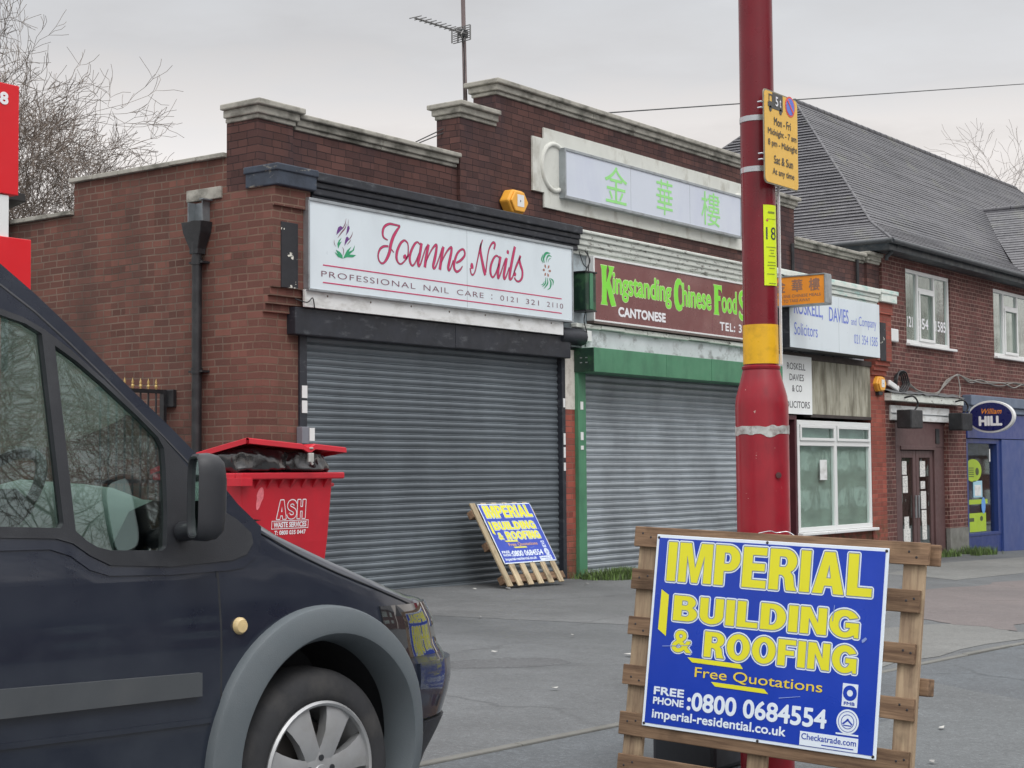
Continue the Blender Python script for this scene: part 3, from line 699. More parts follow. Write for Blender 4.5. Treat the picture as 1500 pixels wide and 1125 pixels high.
# ------------------------------------------------------------------ shop signs
XR, ZU = (1, 0, 0), (0, 0, 1)
LOGO = {'script':[[(1.652,3.687,0.004),(1.586,3.709,0.016),(1.57,3.761,0.026),(1.597,3.822,0.025),(1.675,3.862,0.019),(1.764,3.864,0.015),(1.854,3.86,0.014)],[(1.854,3.86,0.011),(1.797,3.802,0.028),(1.741,3.73,0.039),(1.701,3.646,0.04),(1.679,3.563,0.04),(1.639,3.494,0.034),(1.595,3.446,0.018),(1.551,3.431,0.013),(1.508,3.459,0.014),(1.497,3.516,0.016),(1.525,3.576,0.021),(1.585,3.613,0.019),(1.662,3.623,0.013)],[(1.701,3.602,0.009),(1.751,3.565,0.004)],[(1.927,3.718,0.014),(1.864,3.678,0.026),(1.807,3.591,0.033),(1.793,3.517,0.032),(1.818,3.468,0.017),(1.862,3.454,0.01),(1.919,3.486,0.011),(1.977,3.55,0.011),(1.989,3.625,0.012),(1.978,3.69,0.012),(1.927,3.718,0.014)],[(1.92,3.559,0.036),(1.931,3.538,0.051),(1.929,3.516,0.042)],[(1.954,3.515,0.014),(2.0,3.575,0.014)],[(2.185,3.698,0.01),(2.145,3.719,0.012),(2.092,3.688,0.025),(2.028,3.592,0.029),(2.013,3.51,0.031),(2.05,3.456,0.016),(2.102,3.489,0.012),(2.173,3.6,0.011)],[(2.214,3.716,0.038),(2.178,3.571,0.039),(2.154,3.502,0.04),(2.166,3.462,0.024),(2.201,3.499,0.014),(2.278,3.656,0.011),(2.314,3.697,0.011)],[(2.335,3.715,0.035),(2.295,3.583,0.04),(2.267,3.457,0.039)],[(2.289,3.522,0.009),(2.372,3.643,0.012),(2.438,3.71,0.021),(2.474,3.721,0.026),(2.467,3.66,0.035),(2.437,3.56,0.04),(2.412,3.49,0.034),(2.424,3.461,0.022),(2.46,3.487,0.014),(2.527,3.606,0.011),(2.57,3.701,0.011)],[(2.594,3.718,0.036),(2.556,3.579,0.04),(2.528,3.456,0.04)],[(2.556,3.541,0.009),(2.635,3.648,0.014),(2.703,3.712,0.021),(2.74,3.72,0.028),(2.73,3.658,0.036),(2.695,3.555,0.04),(2.676,3.493,0.035),(2.691,3.465,0.022),(2.725,3.497,0.012),(2.769,3.585,0.012)],[(2.818,3.56,0.014),(2.905,3.599,0.025),(2.974,3.66,0.025),(2.968,3.713,0.023),(2.925,3.724,0.016),(2.843,3.669,0.025),(2.787,3.564,0.034),(2.786,3.496,0.032),(2.829,3.463,0.023),(2.891,3.49,0.015),(2.935,3.537,0.004)],[(3.104,3.587,0.025),(3.107,3.554,0.054),(3.112,3.522,0.041)],[(3.076,3.527,0.015),(3.089,3.47,0.014),(3.122,3.455,0.013),(3.166,3.502,0.012),(3.22,3.656,0.013),(3.269,3.794,0.02),(3.311,3.874,0.006)],[(3.283,3.829,0.016),(3.268,3.745,0.036),(3.301,3.623,0.041),(3.334,3.526,0.051),(3.354,3.47,0.031)],[(3.368,3.505,0.012),(3.391,3.64,0.013),(3.427,3.77,0.015),(3.483,3.847,0.019),(3.525,3.864,0.027),(3.546,3.841,0.025),(3.525,3.788,0.022)],[(3.629,3.698,0.011),(3.58,3.718,0.015),(3.523,3.687,0.025),(3.466,3.598,0.032),(3.454,3.513,0.034),(3.492,3.462,0.018),(3.549,3.505,0.015),(3.621,3.63,0.014)],[(3.65,3.717,0.039),(3.62,3.613,0.042),(3.598,3.526,0.042),(3.602,3.463,0.028),(3.64,3.505,0.015),(3.705,3.621,0.012),(3.749,3.702,0.014)],[(3.773,3.712,0.034),(3.736,3.59,0.042),(3.711,3.503,0.04),(3.724,3.464,0.026),(3.761,3.499,0.015),(3.819,3.606,0.012)],[(3.8,3.805,0.021),(3.794,3.783,0.042),(3.791,3.761,0.025)],[(3.935,3.862,0.039),(3.878,3.697,0.044),(3.833,3.548,0.043),(3.825,3.479,0.036),(3.853,3.473,0.021),(3.897,3.52,0.013),(3.949,3.628,0.014),(4.016,3.728,0.013)],[(4.046,3.766,0.03),(4.023,3.721,0.033),(4.044,3.654,0.039),(4.08,3.589,0.032),(4.071,3.51,0.03),(4.019,3.463,0.018),(3.961,3.462,0.015),(3.918,3.496,0.015)],[(3.919,3.556,0.031),(3.926,3.536,0.056),(3.926,3.514,0.031)],[(3.919,3.565,0.012),(3.993,3.675,0.014),(4.038,3.748,0.018)]],'lpoly':{'purple':[[(0.849,3.651),(0.859,3.693),(0.877,3.732),(0.909,3.751),(0.938,3.745),(0.95,3.731),(0.909,3.698)],[(0.99,3.658),(1.006,3.703),(1.015,3.757),(1.043,3.767),(1.052,3.743),(1.033,3.706)],[(0.97,3.552),(0.98,3.607),(0.996,3.643),(1.015,3.654),(1.033,3.644),(1.042,3.626),(1.01,3.597)]],'green':[[(0.876,3.515),(0.863,3.563),(0.886,3.602),(0.927,3.632),(0.895,3.579),(0.931,3.595),(0.895,3.548)],[(0.944,3.419),(0.871,3.43),(0.821,3.475),(0.871,3.458),(0.84,3.501),(0.903,3.483),(0.94,3.453)],[(0.949,3.42),(0.972,3.456),(1.009,3.51),(1.075,3.557),(1.037,3.5),(1.093,3.522),(1.131,3.579),(1.116,3.521),(1.046,3.473),(1.149,3.477),(1.102,3.449),(1.009,3.441)]]},'lstroke':[[(0.946,3.731,0.011),(0.983,3.782,0.01),(0.997,3.84,0.002)],[(0.867,3.622,0.002),(0.927,3.685,0.014),(0.983,3.738,0.012),(1.001,3.784,0.004)],[(1.024,3.762,0.009),(1.034,3.832,0.002)],[(1.042,3.626,0.011),(1.08,3.668,0.011),(1.1,3.714,0.001)],[(1.005,3.566,0.002),(1.047,3.601,0.009),(1.07,3.629,0.003)],[(0.817,3.601,0.001),(0.817,3.564,0.008),(0.84,3.529,0.002)],[(0.936,3.539,0.001),(0.959,3.505,0.01),(0.949,3.454,0.003)]],'rstroke':[[(4.514,3.729,0.004),(4.475,3.768,0.021),(4.504,3.83,0.006)],[(4.537,3.731,0.005),(4.515,3.785,0.034),(4.568,3.849,0.033),(4.66,3.859,0.004)],[(4.577,3.738,0.002),(4.584,3.792,0.02),(4.625,3.829,0.021),(4.688,3.819,0.004)],[(4.606,3.741,0.003),(4.629,3.783,0.011),(4.67,3.797,0.003)],[(4.528,3.51,0.004),(4.499,3.471,0.011),(4.459,3.461,0.002)],[(4.557,3.559,0.004),(4.548,3.486,0.023),(4.487,3.441,0.004)],[(4.586,3.561,0.002),(4.596,3.49,0.025),(4.515,3.417,0.004)],[(4.626,3.558,0.002),(4.665,3.503,0.03),(4.647,3.441,0.019),(4.589,3.41,0.003)],[(4.649,3.557,0.002),(4.712,3.527,0.023),(4.705,3.473,0.004)]],'petal':[[(4.562,3.671,0.009),(4.548,3.696,0.033),(4.539,3.713,0.004)],[(4.603,3.669,0.008),(4.622,3.693,0.033),(4.635,3.709,0.003)],[(4.618,3.642,0.009),(4.65,3.643,0.032),(4.672,3.644,0.003)],[(4.595,3.61,0.007),(4.609,3.587,0.034),(4.618,3.571,0.004)],[(4.561,3.613,0.009),(4.546,3.591,0.034),(4.536,3.576,0.004)],[(4.544,3.642,0.009),(4.516,3.644,0.034),(4.497,3.645,0.004)]]}
def nail_sign():
    T = thing('shop_sign', 'white nail salon sign with crimson script lettering and flower prints', 'shop sign', (2.8, -.2, 3.06))
    MB().box(.44, 5.13, -.2, -.02, 3.06, 3.98).build('sign_box', M_WHITEACR, T, bevel=.006)
    MB().box(.435, 5.135, -.215, -.02, 3.955, 3.985).box(.435, 5.135, -.212, -.02, 3.052, 3.075).box(.43, .452, -.212, -.02, 3.075, 3.955).box(5.118, 5.14, -.212, -.02, 3.075, 3.955).build('trim', M_ALU, T, bevel=.003)
    MB().box(3.017, 3.02, -.2016, -.2, 3.08, 3.95).build('joint', M_ALU, T)
    fn = lambda u, v: (u, -.2025, v)
    ou = lambda u, v: (u, -.2015, v)
    k = 1.03
    a = MB()
    for st in LOGO['script']: brush(a, [(x, z, w*.86) for x, z, w in st], fn)
    a.build('script_lettering', M_CRIMSON, T)
    a = MB()
    for st in LOGO['script']: brush(a, [(x, z, w*.86+.012) for x, z, w in st], ou)
    a.build('lettering_edge', M_PLUM, T)
    a = MB()
    for z in (3.326, 3.150): a.mark().box(.65, 4.89, -.2025, -.2, z-.006, z+.006)
    a.pieces('rule_line', M_CRIMSON, T)
    a = MB()
    for body, u0, u1 in (('PROFESSIONAL', .625, 2.105), ('NAIL', 2.245, 2.68), ('CARE', 2.83, 3.32), ('0121', 3.64, 3.98), ('321', 4.145, 4.41), ('2110', 4.575, 4.92)):
        lettering(a, body, (0, -.2, 0), XR, ZU, (u0, 3.207, u1, 3.267), bold=-.008, lift=.0025, spacing=1.15)
    a.mark().box(3.47, 3.485, -.2025, -.2, 3.25, 3.262).box(3.47, 3.485, -.2025, -.2, 3.207, 3.219)
    a.pieces('lettering', M_PLUM, T)
    for key, m, nm in (('purple', M_PURPLE, 'flower_print'), ('green', M_LEAFPRINT, 'leaf_print')):
        a = MB()
        for q in LOGO['lpoly'][key]:
            vs, fs = plate2d(q); a.add([fn(p[0], p[1]) for p in vs], fs)
        a.build(nm, m, T)
    a = MB()
    for st in LOGO['lstroke']: brush(a, st, fn)
    a.build('tendril_print', M_PLUM, T)
    a = MB()
    for i, st in enumerate(LOGO['rstroke']):
        if i == 4: a.mark()
        brush(a, st, fn)
    a.pieces('leaf_print', M_LEAFPRINT, T)
    a = MB()
    for st in LOGO['petal']: brush(a, st, fn, ws=.9)
    a.build('petal_print', M_BROWNPRINT, T)
nail_sign()
def tablet_sign():
    T = thing('shop_sign', 'pale lilac box sign with large green characters on the stone tablet', 'shop sign', (7.5, -.05, 4.62))
    MB().box(5.21, 9.8, -.05, .03, 4.635, 5.235).build('sign_box', M_LILAC, T, bevel=.006)
    MB().box(5.2, 9.81, -.062, .03, 5.215, 5.25).box(5.2, 9.81, -.062, .03, 4.62, 4.655).box(5.2, 5.23, -.062, .03, 4.655, 5.215).box(9.78, 9.81, -.062, .03, 4.655, 5.215).build('trim', M_ALU, T, bevel=.003)
    MB().box(6.75, 6.753, -.0512, -.05, 4.66, 5.21).box(8.3, 8.303, -.0512, -.05, 4.66, 5.21).build('joint', M_ALU, T)
    a = MB()
    for ch, u0, u1, b in (('金', 6.12, 6.66, .0), ('華', 7.40, 7.83, .0), ('樓', 8.62, 9.16, .0)):
        lettering(a, ch, (0, -.05, 0), XR, ZU, (u0, 4.70, u1, 5.18), bold=b, lift=.003)
    a.pieces('lettering', M_PALELIME, T)
tablet_sign()
def takeaway_sign():
    T = thing('shop_sign', 'maroon takeaway sign with lime green lettering above the green shutter box', 'shop sign', (7.7, -.13, 3.13))
    MB().box(5.72, 10.35, -.13, -.03, 3.13, 3.93).build('sign_box', M_MAROON, T, bevel=.004)
    MB().box(5.7, 10.37, -.142, -.03, 3.92, 3.945).box(5.7, 10.37, -.142, -.03, 3.118, 3.14).box(5.695, 5.725, -.142, -.03, 3.14, 3.92).box(10.34, 10.37, -.142, -.03, 3.14, 3.92).build('trim', M_PVC, T, bevel=.003)
    MB().box(8.747, 8.75, -.1312, -.13, 3.15, 3.91).build('joint', M_PLUM, T)
    def serif_caps(mb, parts, y, grow):
        for q in parts:
            mb.mark(); vs, fs = plate2d(q); mb.add([(p[0], y, p[1]) for p in vs], fs)
    K = [[(5.875, 3.845), (6.03, 3.845), (6.005, 3.79), (6.005, 3.62), (6.075, 3.785), (6.05, 3.845), (6.19, 3.845), (6.09, 3.66), (6.205, 3.395), (6.225, 3.35), (6.12, 3.335), (6.09, 3.375), (6.012, 3.57), (6.005, 3.4), (6.035, 3.345), (5.875, 3.345), (5.9, 3.4), (5.91, 3.6), (5.9, 3.79)]]
    Cc = [[(7.905, 3.70), (7.905, 3.80), (7.86, 3.84), (7.79, 3.84), (7.735, 3.79), (7.70, 3.70), (7.695, 3.60), (7.71, 3.50), (7.75, 3.43), (7.82, 3.40), (7.88, 3.415), (7.912, 3.44), (7.912, 3.53), (7.88, 3.49), (7.845, 3.485), (7.815, 3.53), (7.80, 3.61), (7.805, 3.70), (7.83, 3.76), (7.865, 3.765), (7.89, 3.745)]]
    F = [[(8.79, 3.85), (9.025, 3.85), (9.025, 3.745), (8.995, 3.785), (8.925, 3.79), (8.925, 3.70), (8.985, 3.70), (8.985, 3.63), (8.925, 3.63), (8.925, 3.48), (8.95, 3.43), (8.79, 3.43), (8.815, 3.48), (8.815, 3.80)]]
    a = MB(); serif_caps(a, K+Cc+F, -.133, 0)
    a.pieces('capital_lettering', M_LIMETXT, T)
    a = MB()
    lettering(a, 'ingstanding', (0, -.13, 0), XR, ZU, (6.165, 3.42, 7.615, 3.785), bold=.022, lift=.0034, ref=.022)
    lettering(a, 'hinese', (0, -.13, 0), XR, ZU, (7.925, 3.48, 8.71, 3.785), bold=.022, lift=.0034, ref=.022)
    lettering(a, 'ood', (0, -.13, 0), XR, ZU, (9.03, 3.477, 9.462, 3.79), bold=.022, lift=.0034, ref=.022)
    lettering(a, 'S', (0, -.13, 0), XR, ZU, (9.55, 3.41, 9.74, 3.82), bold=.022, lift=.0034, ref=.022)
    a.pieces('lettering', M_LIMETXT, T)
    a = MB()
    lettering(a, 'ingstanding', (0, -.13, 0), XR, ZU, (6.165, 3.42, 7.615, 3.785), bold=.048, lift=.0022, ref=.022)
    lettering(a, 'hinese', (0, -.13, 0), XR, ZU, (7.925, 3.48, 8.71, 3.785), bold=.048, lift=.0022, ref=.022)
    lettering(a, 'ood', (0, -.13, 0), XR, ZU, (9.03, 3.477, 9.462, 3.79), bold=.048, lift=.0022, ref=.022)
    lettering(a, 'S', (0, -.13, 0), XR, ZU, (9.55, 3.41, 9.74, 3.82), bold=.048, lift=.0022, ref=.022)
    for q in K+Cc+F:
        cx = sum(p[0] for p in q)/len(q); cz = sum(p[1] for p in q)/len(q)
        vs, fs = plate2d([(cx+(p[0]-cx)*1.06, cz+(p[1]-cz)*1.03) for p in q]); a.add([(p[0], -.1318, p[1]) for p in vs], fs)
    a.pieces('lettering_edge', mat('pale cream lettering edge', C(196, 214, 160), .5, .04), T)
    a = MB()
    lettering(a, 'CANTONESE', (0, -.13, 0), XR, ZU, (6.277, 3.213, 7.467, 3.345), bold=.05, lift=.003)
    lettering(a, 'TEL: 3', (0, -.13, 0), XR, ZU, (8.955, 3.21, 9.61, 3.335), bold=.03, lift=.003, spacing=1.1)
    a.pieces('lettering', M_WHITETXT, T)
takeaway_sign()
def lamp_case():
    T = thing('light_case', 'dark green metal case with cables between two shop signs', 'light case', (5.47, -.15, 3.22))
    MB().box(5.37, 5.60, -.24, -.02, 3.225, 3.70).build('case', M_DGREEN, T, bevel=.012)
    MB().box(5.45, 5.52, -.25, -.238, 3.24, 3.69).build('cover_strip', M_GREEN, T, bevel=.004)
    MB().box(5.355, 5.615, -.25, -.02, 3.695, 3.715).mark().box(5.36, 5.61, -.245, -.02, 3.215, 3.23).pieces('end_cap', M_DARKMETAL, T, bevel=.003)
lamp_case()
def solicitor_sign():
    T = thing('shop_sign', 'deep white box sign with pale blue serif lettering and black sides', 'shop sign', (12.4, -.35, 3.06))
    MB().box(10.72, 14.03, -.34, -.03, 3.06, 3.955).build('sign_box', M_BLACKPAINT, T, bevel=.004)
    MB().box(10.73, 14.02, -.352, -.34, 3.065, 3.95).build('sign_face', M_WHITEACR, T, bevel=.004)
    MB().box(12.43, 12.432, -.3535, -.352, 3.07, 3.945).build('joint', M_ALU, T)
    a = MB()
    y = -.352
    def serif(body, u0, v0, u1, v1, bold):
        lettering(a, body, (0, y, 0), XR, ZU, (u0, v0, u1, v1), bold=bold, lift=.002)
        n = len(body)
    serif('ROSKELL,', 10.86, 3.545, 11.86, 3.80, .012)
    serif('DAVIES', 12.08, 3.545, 12.80, 3.775, .012)
    serif('and', 12.90, 3.545, 13.10, 3.66, -.004)
    serif('Company', 13.19, 3.50, 13.88, 3.70, -.004)
    serif('Solicitors', 10.86, 3.26, 11.66, 3.45, .0)
    serif('021 354 1585', 13.0, 3.25, 13.92, 3.40, -.004)
    a.pieces('lettering', M_BLUETXT, T)
solicitor_sign()
def solicitor_panel():
    T = thing('shop_sign', 'flat white panel with dark capitals beside the weathered plywood', 'shop sign', (11.5, -.02, 2.09))
    MB().box(10.95, 12.09, -.035, -.01, 2.085, 2.99).build('sign_panel', mat('bright white panel', C(222, 226, 228), .5, .02), T, bevel=.003)
    a = MB()
    for body, u0, u1, z in (('ROSKELL', 11.23, 11.86, 2.77), ('DAVIES', 11.31, 11.80, 2.60), ('& CO', 11.39, 11.73, 2.43), ('SOLICITORS', 11.08, 12.0, 2.18)):
        lettering(a, body, (0, -.035, 0), XR, ZU, (u0, z, u1, z+.105), bold=.006, lift=.002)
    a.pieces('lettering', M_BLACKTXT, T)
solicitor_panel()
def meals_sign():
    X = 10.62
    T = thing('projecting_sign', 'orange projecting box sign in an aluminium frame, beside the lamp column', 'projecting sign', (X, -.1, 3.7))
    O = mat('orange acrylic', C(222, 140, 46), .4, .05, 3, dirt=C(190, 110, 40), damt=.4, dscale=2)
    y1, z0, z1 = -.97, 3.68, 4.10
    MB().box(X-.0, X+.2, y1, -.08, z0, z1).build('sign_box', O, T, bevel=.006)
    MB().box(X-.012, X+.212, y1-.012, -.07, z1, z1+.02).box(X-.012, X+.212, y1-.012, -.07, z0-.02, z0).box(X-.01, X+.21, y1-.02, y1, z0, z1).build('trim', M_ALU, T, bevel=.003)
    MB().tube([(X+.1, -.3, z1+.02), (X+.1, -.1, 4.24)], .012, 8).tube([(X+.1, -.2, z0), (X+.1, .05, z0)], .014, 8).build('bracket', M_DARKMETAL, T)
    a = MB()
    R_ = (0, -1, 0)
    br = mat('brown sign print', C(140, 104, 88), .5, .1, 12)
    for ch, u0, u1 in (('金', .16, .34), ('華', .44, .62), ('樓', .72, .90)):
        lettering(a, ch, (X, 0, 0), R_, ZU, (u0, 3.87, u1, 4.06), bold=.025, lift=.002)
    lettering(a, 'GENUINE CHINESE MEALS', (X, 0, 0), R_, ZU, (.14, 3.79, .91, 3.835), bold=.015, lift=.002)
    lettering(a, 'TO TAKE AWAY', (X, 0, 0), R_, ZU, (.30, 3.72, .74, 3.765), bold=.015, lift=.002)
    a.pieces('lettering', br, T)
meals_sign()
def alarm_box(name, label, x, z, s, face):
    T = thing(name, label, 'alarm box', (x, 0, z-.14*s))
    yb = .05
    hexa = [(math.cos(R(a))*.185*s, math.sin(R(a))*.14*s*1.06) for a in (0, 60, 120, 180, 240, 300)]
    MB().prism([(x+u, yb, z+v) for u, v in hexa], (0, -.13*s, 0)).build('casing', M_YELLOWBOX, T, bevel=.02*s)
    MB().prism([(x+u*.86, yb-.13*s, z+v*.86) for u, v in hexa], (0, -.025*s, 0)).build('cover', M_YELLOWBOX, T, bevel=.012*s)
    MB().box(x-.05*s, x+.07*s, yb-.158*s, yb-.154*s, z-.055*s, z+.075*s).build('label_plate', face, T)
    MB().box(x-.075*s, x+.075*s, yb-.12*s, yb-.01, z-.19*s, z-.125*s).build('lens', M_DARKMETAL, T, bevel=.008)
    if s >= 1:
        a = MB()
        for i in range(6): a.box(x-.17*s+i*.004, x-.10*s, yb-.115*s, yb-.02*s, z-.115*s+i*.018, z-.108*s+i*.018)
        MB().box(x-.004, x+.012, yb-.1595*s, yb-.158*s, z-.005, z+.018).build('keyhole', M_BLACKTXT, T)
alarm_box('alarm_box', 'amber hexagonal alarm box above the nail salon sign', 4.16, 4.43, 1.1, M_PVC)
alarm_box('alarm_box', 'amber and white alarm box on the end pier beside the house', 14.68, 2.67, 1.0, M_PVC)

# ------------------------------------------------------------------ brick house with hipped tile roof, shops under it
def lerp(a, b, t): return tuple(p+(q-p)*t for p, q in zip(a, b))
def tile_slope(mb, bl, br, tl, tr, n, lip=.013, m=0, seed=1):
    """One roof slope laid in courses: each course's lower edge stands proud of the one below."""
    rnd = random.Random(seed)
    N = (Vector(br)-Vector(bl)).cross(Vector(tl)-Vector(bl)).normalized()
    if N.z < 0: N = -N
    for k in range(n):
        a0, b0 = Vector(lerp(bl, tl, k/n)), Vector(lerp(br, tr, k/n))
        a1, b1 = Vector(lerp(bl, tl, (k+1.02)/n)), Vector(lerp(br, tr, (k+1.02)/n))
        seg = max(1, int((b0-a0).length/1.1))
        lo, hi, ba = [], [], []
        for i in range(seg+1):
            t = i/seg
            w = N*(lip+rnd.uniform(-.004, .004))
            lo.append(a0.lerp(b0, t)+w); hi.append(a1.lerp(b1, t)+N*.003); ba.append(a0.lerp(b0, t)-N*.002)
        mb.grid([ba, lo, hi], m)
def tile_mat():
    s = NT('roof tile')
    geo = s.n('ShaderNodeNewGeometry'); pos = geo.outputs['Position']
    n1 = s.noise(pos, .45, 5, .6); n2 = s.noise(pos, 9, 4, .6); n3 = s.noise(pos, 90, 3)
    c = s.mixc(s.rng(n1, .3, .7), C(58, 59, 65), C(88, 87, 91))
    c = s.mixc(s.rng(n2, .35, .7, 0, .5), c, C(60, 60, 64))
    sp = s.n('ShaderNodeSeparateXYZ', {0: pos}); 
    nx = s.n('ShaderNodeSeparateXYZ', {0: geo.outputs['True Normal']})
    g = s.n('ShaderNodeMath', {0: s.n('ShaderNodeMath', {0: nx.outputs[0]}, operation='ABSOLUTE').outputs[0], 1: .4}, operation='GREATER_THAN').outputs[0]
    u = s.n('ShaderNodeMix', {0: g, 2: sp.outputs[0], 3: sp.outputs[1]}).outputs[0]
    v = s.n('ShaderNodeCombineXYZ', {0: u, 1: sp.outputs[2]}).outputs[0]
    bt = s.n('ShaderNodeTexBrick', {'Vector': v, 'Color1': (0, 0, 0, 1), 'Color2': (1, 1, 1, 1), 'Scale': 1.0, 'Mortar Size': .004, 'Brick Width': .17, 'Row Height': .0731, 'Mortar Smooth': .2}, offset=.5)
    c = s.mixc(s.rng(bt.outputs[0], 0, 1, 0, .22), c, C(52, 52, 56))
    moss = s.rng(s.noise(s.scl(pos, (1, 1, 1)), 1.6, 6, .65), .56, .7, 0, .5)
    c = s.mixc(moss, c, C(92, 94, 80))
    s.l(c, s.b.inputs['Base Color'])
    s.l(s.rng(n2, .3, .7, .32, .55), s.b.inputs['Roughness'])
    s.l(s.bump(n3, .3, .004), s.b.inputs['Normal'])
    return s.m
M_TILE = tile_mat()
house = thing('brick_house', 'two storey red brick house with steep grey hipped tile roof and shops below', 'building', (15.02, 0, 0))
def build_house():
    H = house
    x0, x1 = 15.02, 36.0
    wins = [(16.05, 18.17, 3.46, 4.80), (20.48, 22.75, 3.46, 4.82), (26.6, 28.8, 3.46, 4.8), (31.5, 33.7, 3.46, 4.8)]
    outer = [(x0, -1.2), (15.45, -1.2), (15.45, 2.06), (17.72, 2.06), (17.72, -1.2), (18.66, -1.2), (18.66, 2.3), (x1, 2.3), (x1, 5.2), (x0, 5.2)]
    vs, fs = plate2d(outer, [[(a, c), (b, c), (b, d), (a, d)] for a, b, c, d in wins], .22)
    w = MB().add([(p[0], .13-p[2]+.0, p[1]) for p in vs], fs)
    w.box(x0, 15.24, .24, 7.0, -1.2, 5.2).box(x1-.22, x1, .24, 7.0, -1.2, 5.2).box(15.24, x1-.22, 6.78, 7.0, -1.2, 5.2)
    w.build('wall', M_HOUSEBRICK, H)
    MB().box(15.25, x1-.23, .5, .52, -.8, 5.1).mark().box(15.25, x1-.23, .5, 6.7, 2.55, 2.6).pieces('room_lining', M_INTERIOR, H)
    # pier right of the doors
    MB().box(17.73, 18.64, -.05, .2, .12, 2.05).build('shop_pier', M_HOUSEBRICK, H)
    MB().box(17.72, 18.65, -.06, .2, -1.2, .119).build('pier_base', mat('grey rendered pier base', C(110, 110, 106), .85, .15, 6, dirt=C(70, 72, 60), damt=.6), H)
    # roof
    e = 5.13
    r = MB()
    A, B_, Cc, D = (14.6, -.35, e), (x1+.4, -.35, e), (x1+.4, 7.35, e), (14.6, 7.35, e)
    a, b, c, d = (15.25, .3, 5.55), (x1-.25, .3, 5.55), (x1-.25, 6.7, 5.55), (15.25, 6.7, 5.55)
    p, q = (18.85, 3.5, 8.80), (32.2, 3.5, 8.80)
    tile_slope(r, A, B_, a, b, 8, seed=1); tile_slope(r, a, b, p, q, 46, seed=2)
    tile_slope(r, D, A, d, a, 8, seed=3); tile_slope(r, d, a, p, p, 46, .026, seed=4)
    tile_slope(r, B_, Cc, b, c, 8, seed=5); tile_slope(r, b, c, q, q, 46, seed=6)
    tile_slope(r, Cc, D, c, d, 8, seed=7); tile_slope(r, c, d, q, p, 46, seed=8)
    # cross gable over the right hand shops
    g0, g1 = (25.2, 1.9, 7.12), (25.2, -.45, 7.12)
    tile_slope(r, (21.5, -.42, 5.16), (21.5, -.18, 5.16), (25.2, -.46, 7.12), (25.2, 1.95, 7.14), 28, seed=9)
    tile_slope(r, (28.9, -.18, 5.16), (28.9, -.42, 5.16), (25.2, 1.95, 7.14), (25.2, -.46, 7.12), 28, seed=10)
    ro = r.build('roof', M_TILE, H)
    t = MB()
    def ridge(P, Q, rr=.07):
        t.mark()
        n = max(2, int((Vector(Q)-Vector(P)).length/.32))
        for i in range(n):
            u, v = Vector(lerp(P, Q, i/n)), Vector(lerp(P, Q, (i+.97)/n))
            t.tube([u, v], [rr, rr*.93], 10)
    ridge((18.85, 3.5, 8.78), (32.2, 3.5, 8.78))
    for u, v in ((a, p), (d, p), (b, q), (c, q)): ridge(u, v, .030)
    for u, v in ((A, a), (D, d), (B_, b)): ridge(u, v, .030)
    ridge((25.2, -.45, 7.13), (25.2, 1.9, 7.13), .08)
    t.pieces('ridge_tiles', M_TILE, ro, smooth=40)
    MB().prism([(21.9, -.03, 5.2), (28.5, -.03, 5.2), (25.2, -.03, 6.95)], (0, .1, 0)).build('gable_wall', M_HOUSEBRICK, H)
    f = MB().box(14.62, x1+.38, -.30, -.27, 4.95, 5.12).box(14.62, 14.66, -.27, 7.3, 4.95, 5.12).box(14.66, x1+.3, -.27, .01, 4.95, 4.97)
    f.build('fascia_board', mat('dark fascia paint', C(44, 52, 58), .5, .2, 5, dirt=C(104, 106, 106), damt=.5, dscale=4), H, bevel=.005)
    gt = MB()
    gt.tube([(14.55, -.38, 5.09), (x1+.4, -.38, 5.09)], .045, 10).tube([(14.52, -.4, 5.09), (14.52, 7.3, 5.09)], .045, 10)
    gt.tube([(14.95, -.30, 5.05), (14.86, -.14, 4.86), (14.86, -.14, 4.8)], .035, 8)
    gt.build('gutter', mat('grey gutter', C(52, 56, 60), .45, .15, 6), H, smooth=40)
    # upper windows
    curt = mat('net curtain', C(176, 180, 172, 1), .9, .1, 3, dirt=C(96, 100, 94, 1), damt=.7, dscale=3, streak=4)
    for i, (a0, a1, z0, z1) in enumerate(wins):
        f = MB()
        m1, m2 = a0+.62*(a1-a0)/2.12, a0+1.40*(a1-a0)/2.12
        y0, y1 = .05, .12
        f.box(a0, a1, y0, y1, z1-.07, z1).box(a0, a1, y0, y1, z0, z0+.07)
        for u in (a0, a1-.06): f.box(u, u+.06, y0, y1, z0+.07, z1-.07)
        for u in (m1-.035, m2-.035): f.box(u, u+.07, y0, y1, z0+.07, z1-.07)
        zt = z1-.36
        f.box(m1+.035, m2-.035, y0, y1, zt, zt+.06)
        for c0, c1, e0, e1 in ((m1+.03, m2-.03, z0+.065, z0+.12), (m1+.03, m2-.03, zt-.05, zt+.005), (m1+.03, m1+.085, z0+.12, zt-.05), (m2-.085, m2-.03, z0+.12, zt-.05)):
            f.box(c0, c1, y0-.02, y0-.001, e0, e1)
        wo = f.build('window', M_PVC, H, bevel=.006)
        MB().box(a0-.03, a1+.12, -.06, .05, z0-.05, z0-.003).build('sill', M_PVC, wo, bevel=.01)
        MB().box(a0+.05, a1-.05, .085, .09, z0+.06, z1-.06).build('pane', M_GLASSM, wo)
        cm = MB()
        rows = []
        for zz in (z0+.02, z1-.02):
            rows.append([(a0+(a1-a0)*k/60, .30+.025*math.sin(k*1.9)+.01*math.sin(k*.7), zz) for k in range(61)])
        cm.grid(rows).build('curtain', curt, wo)
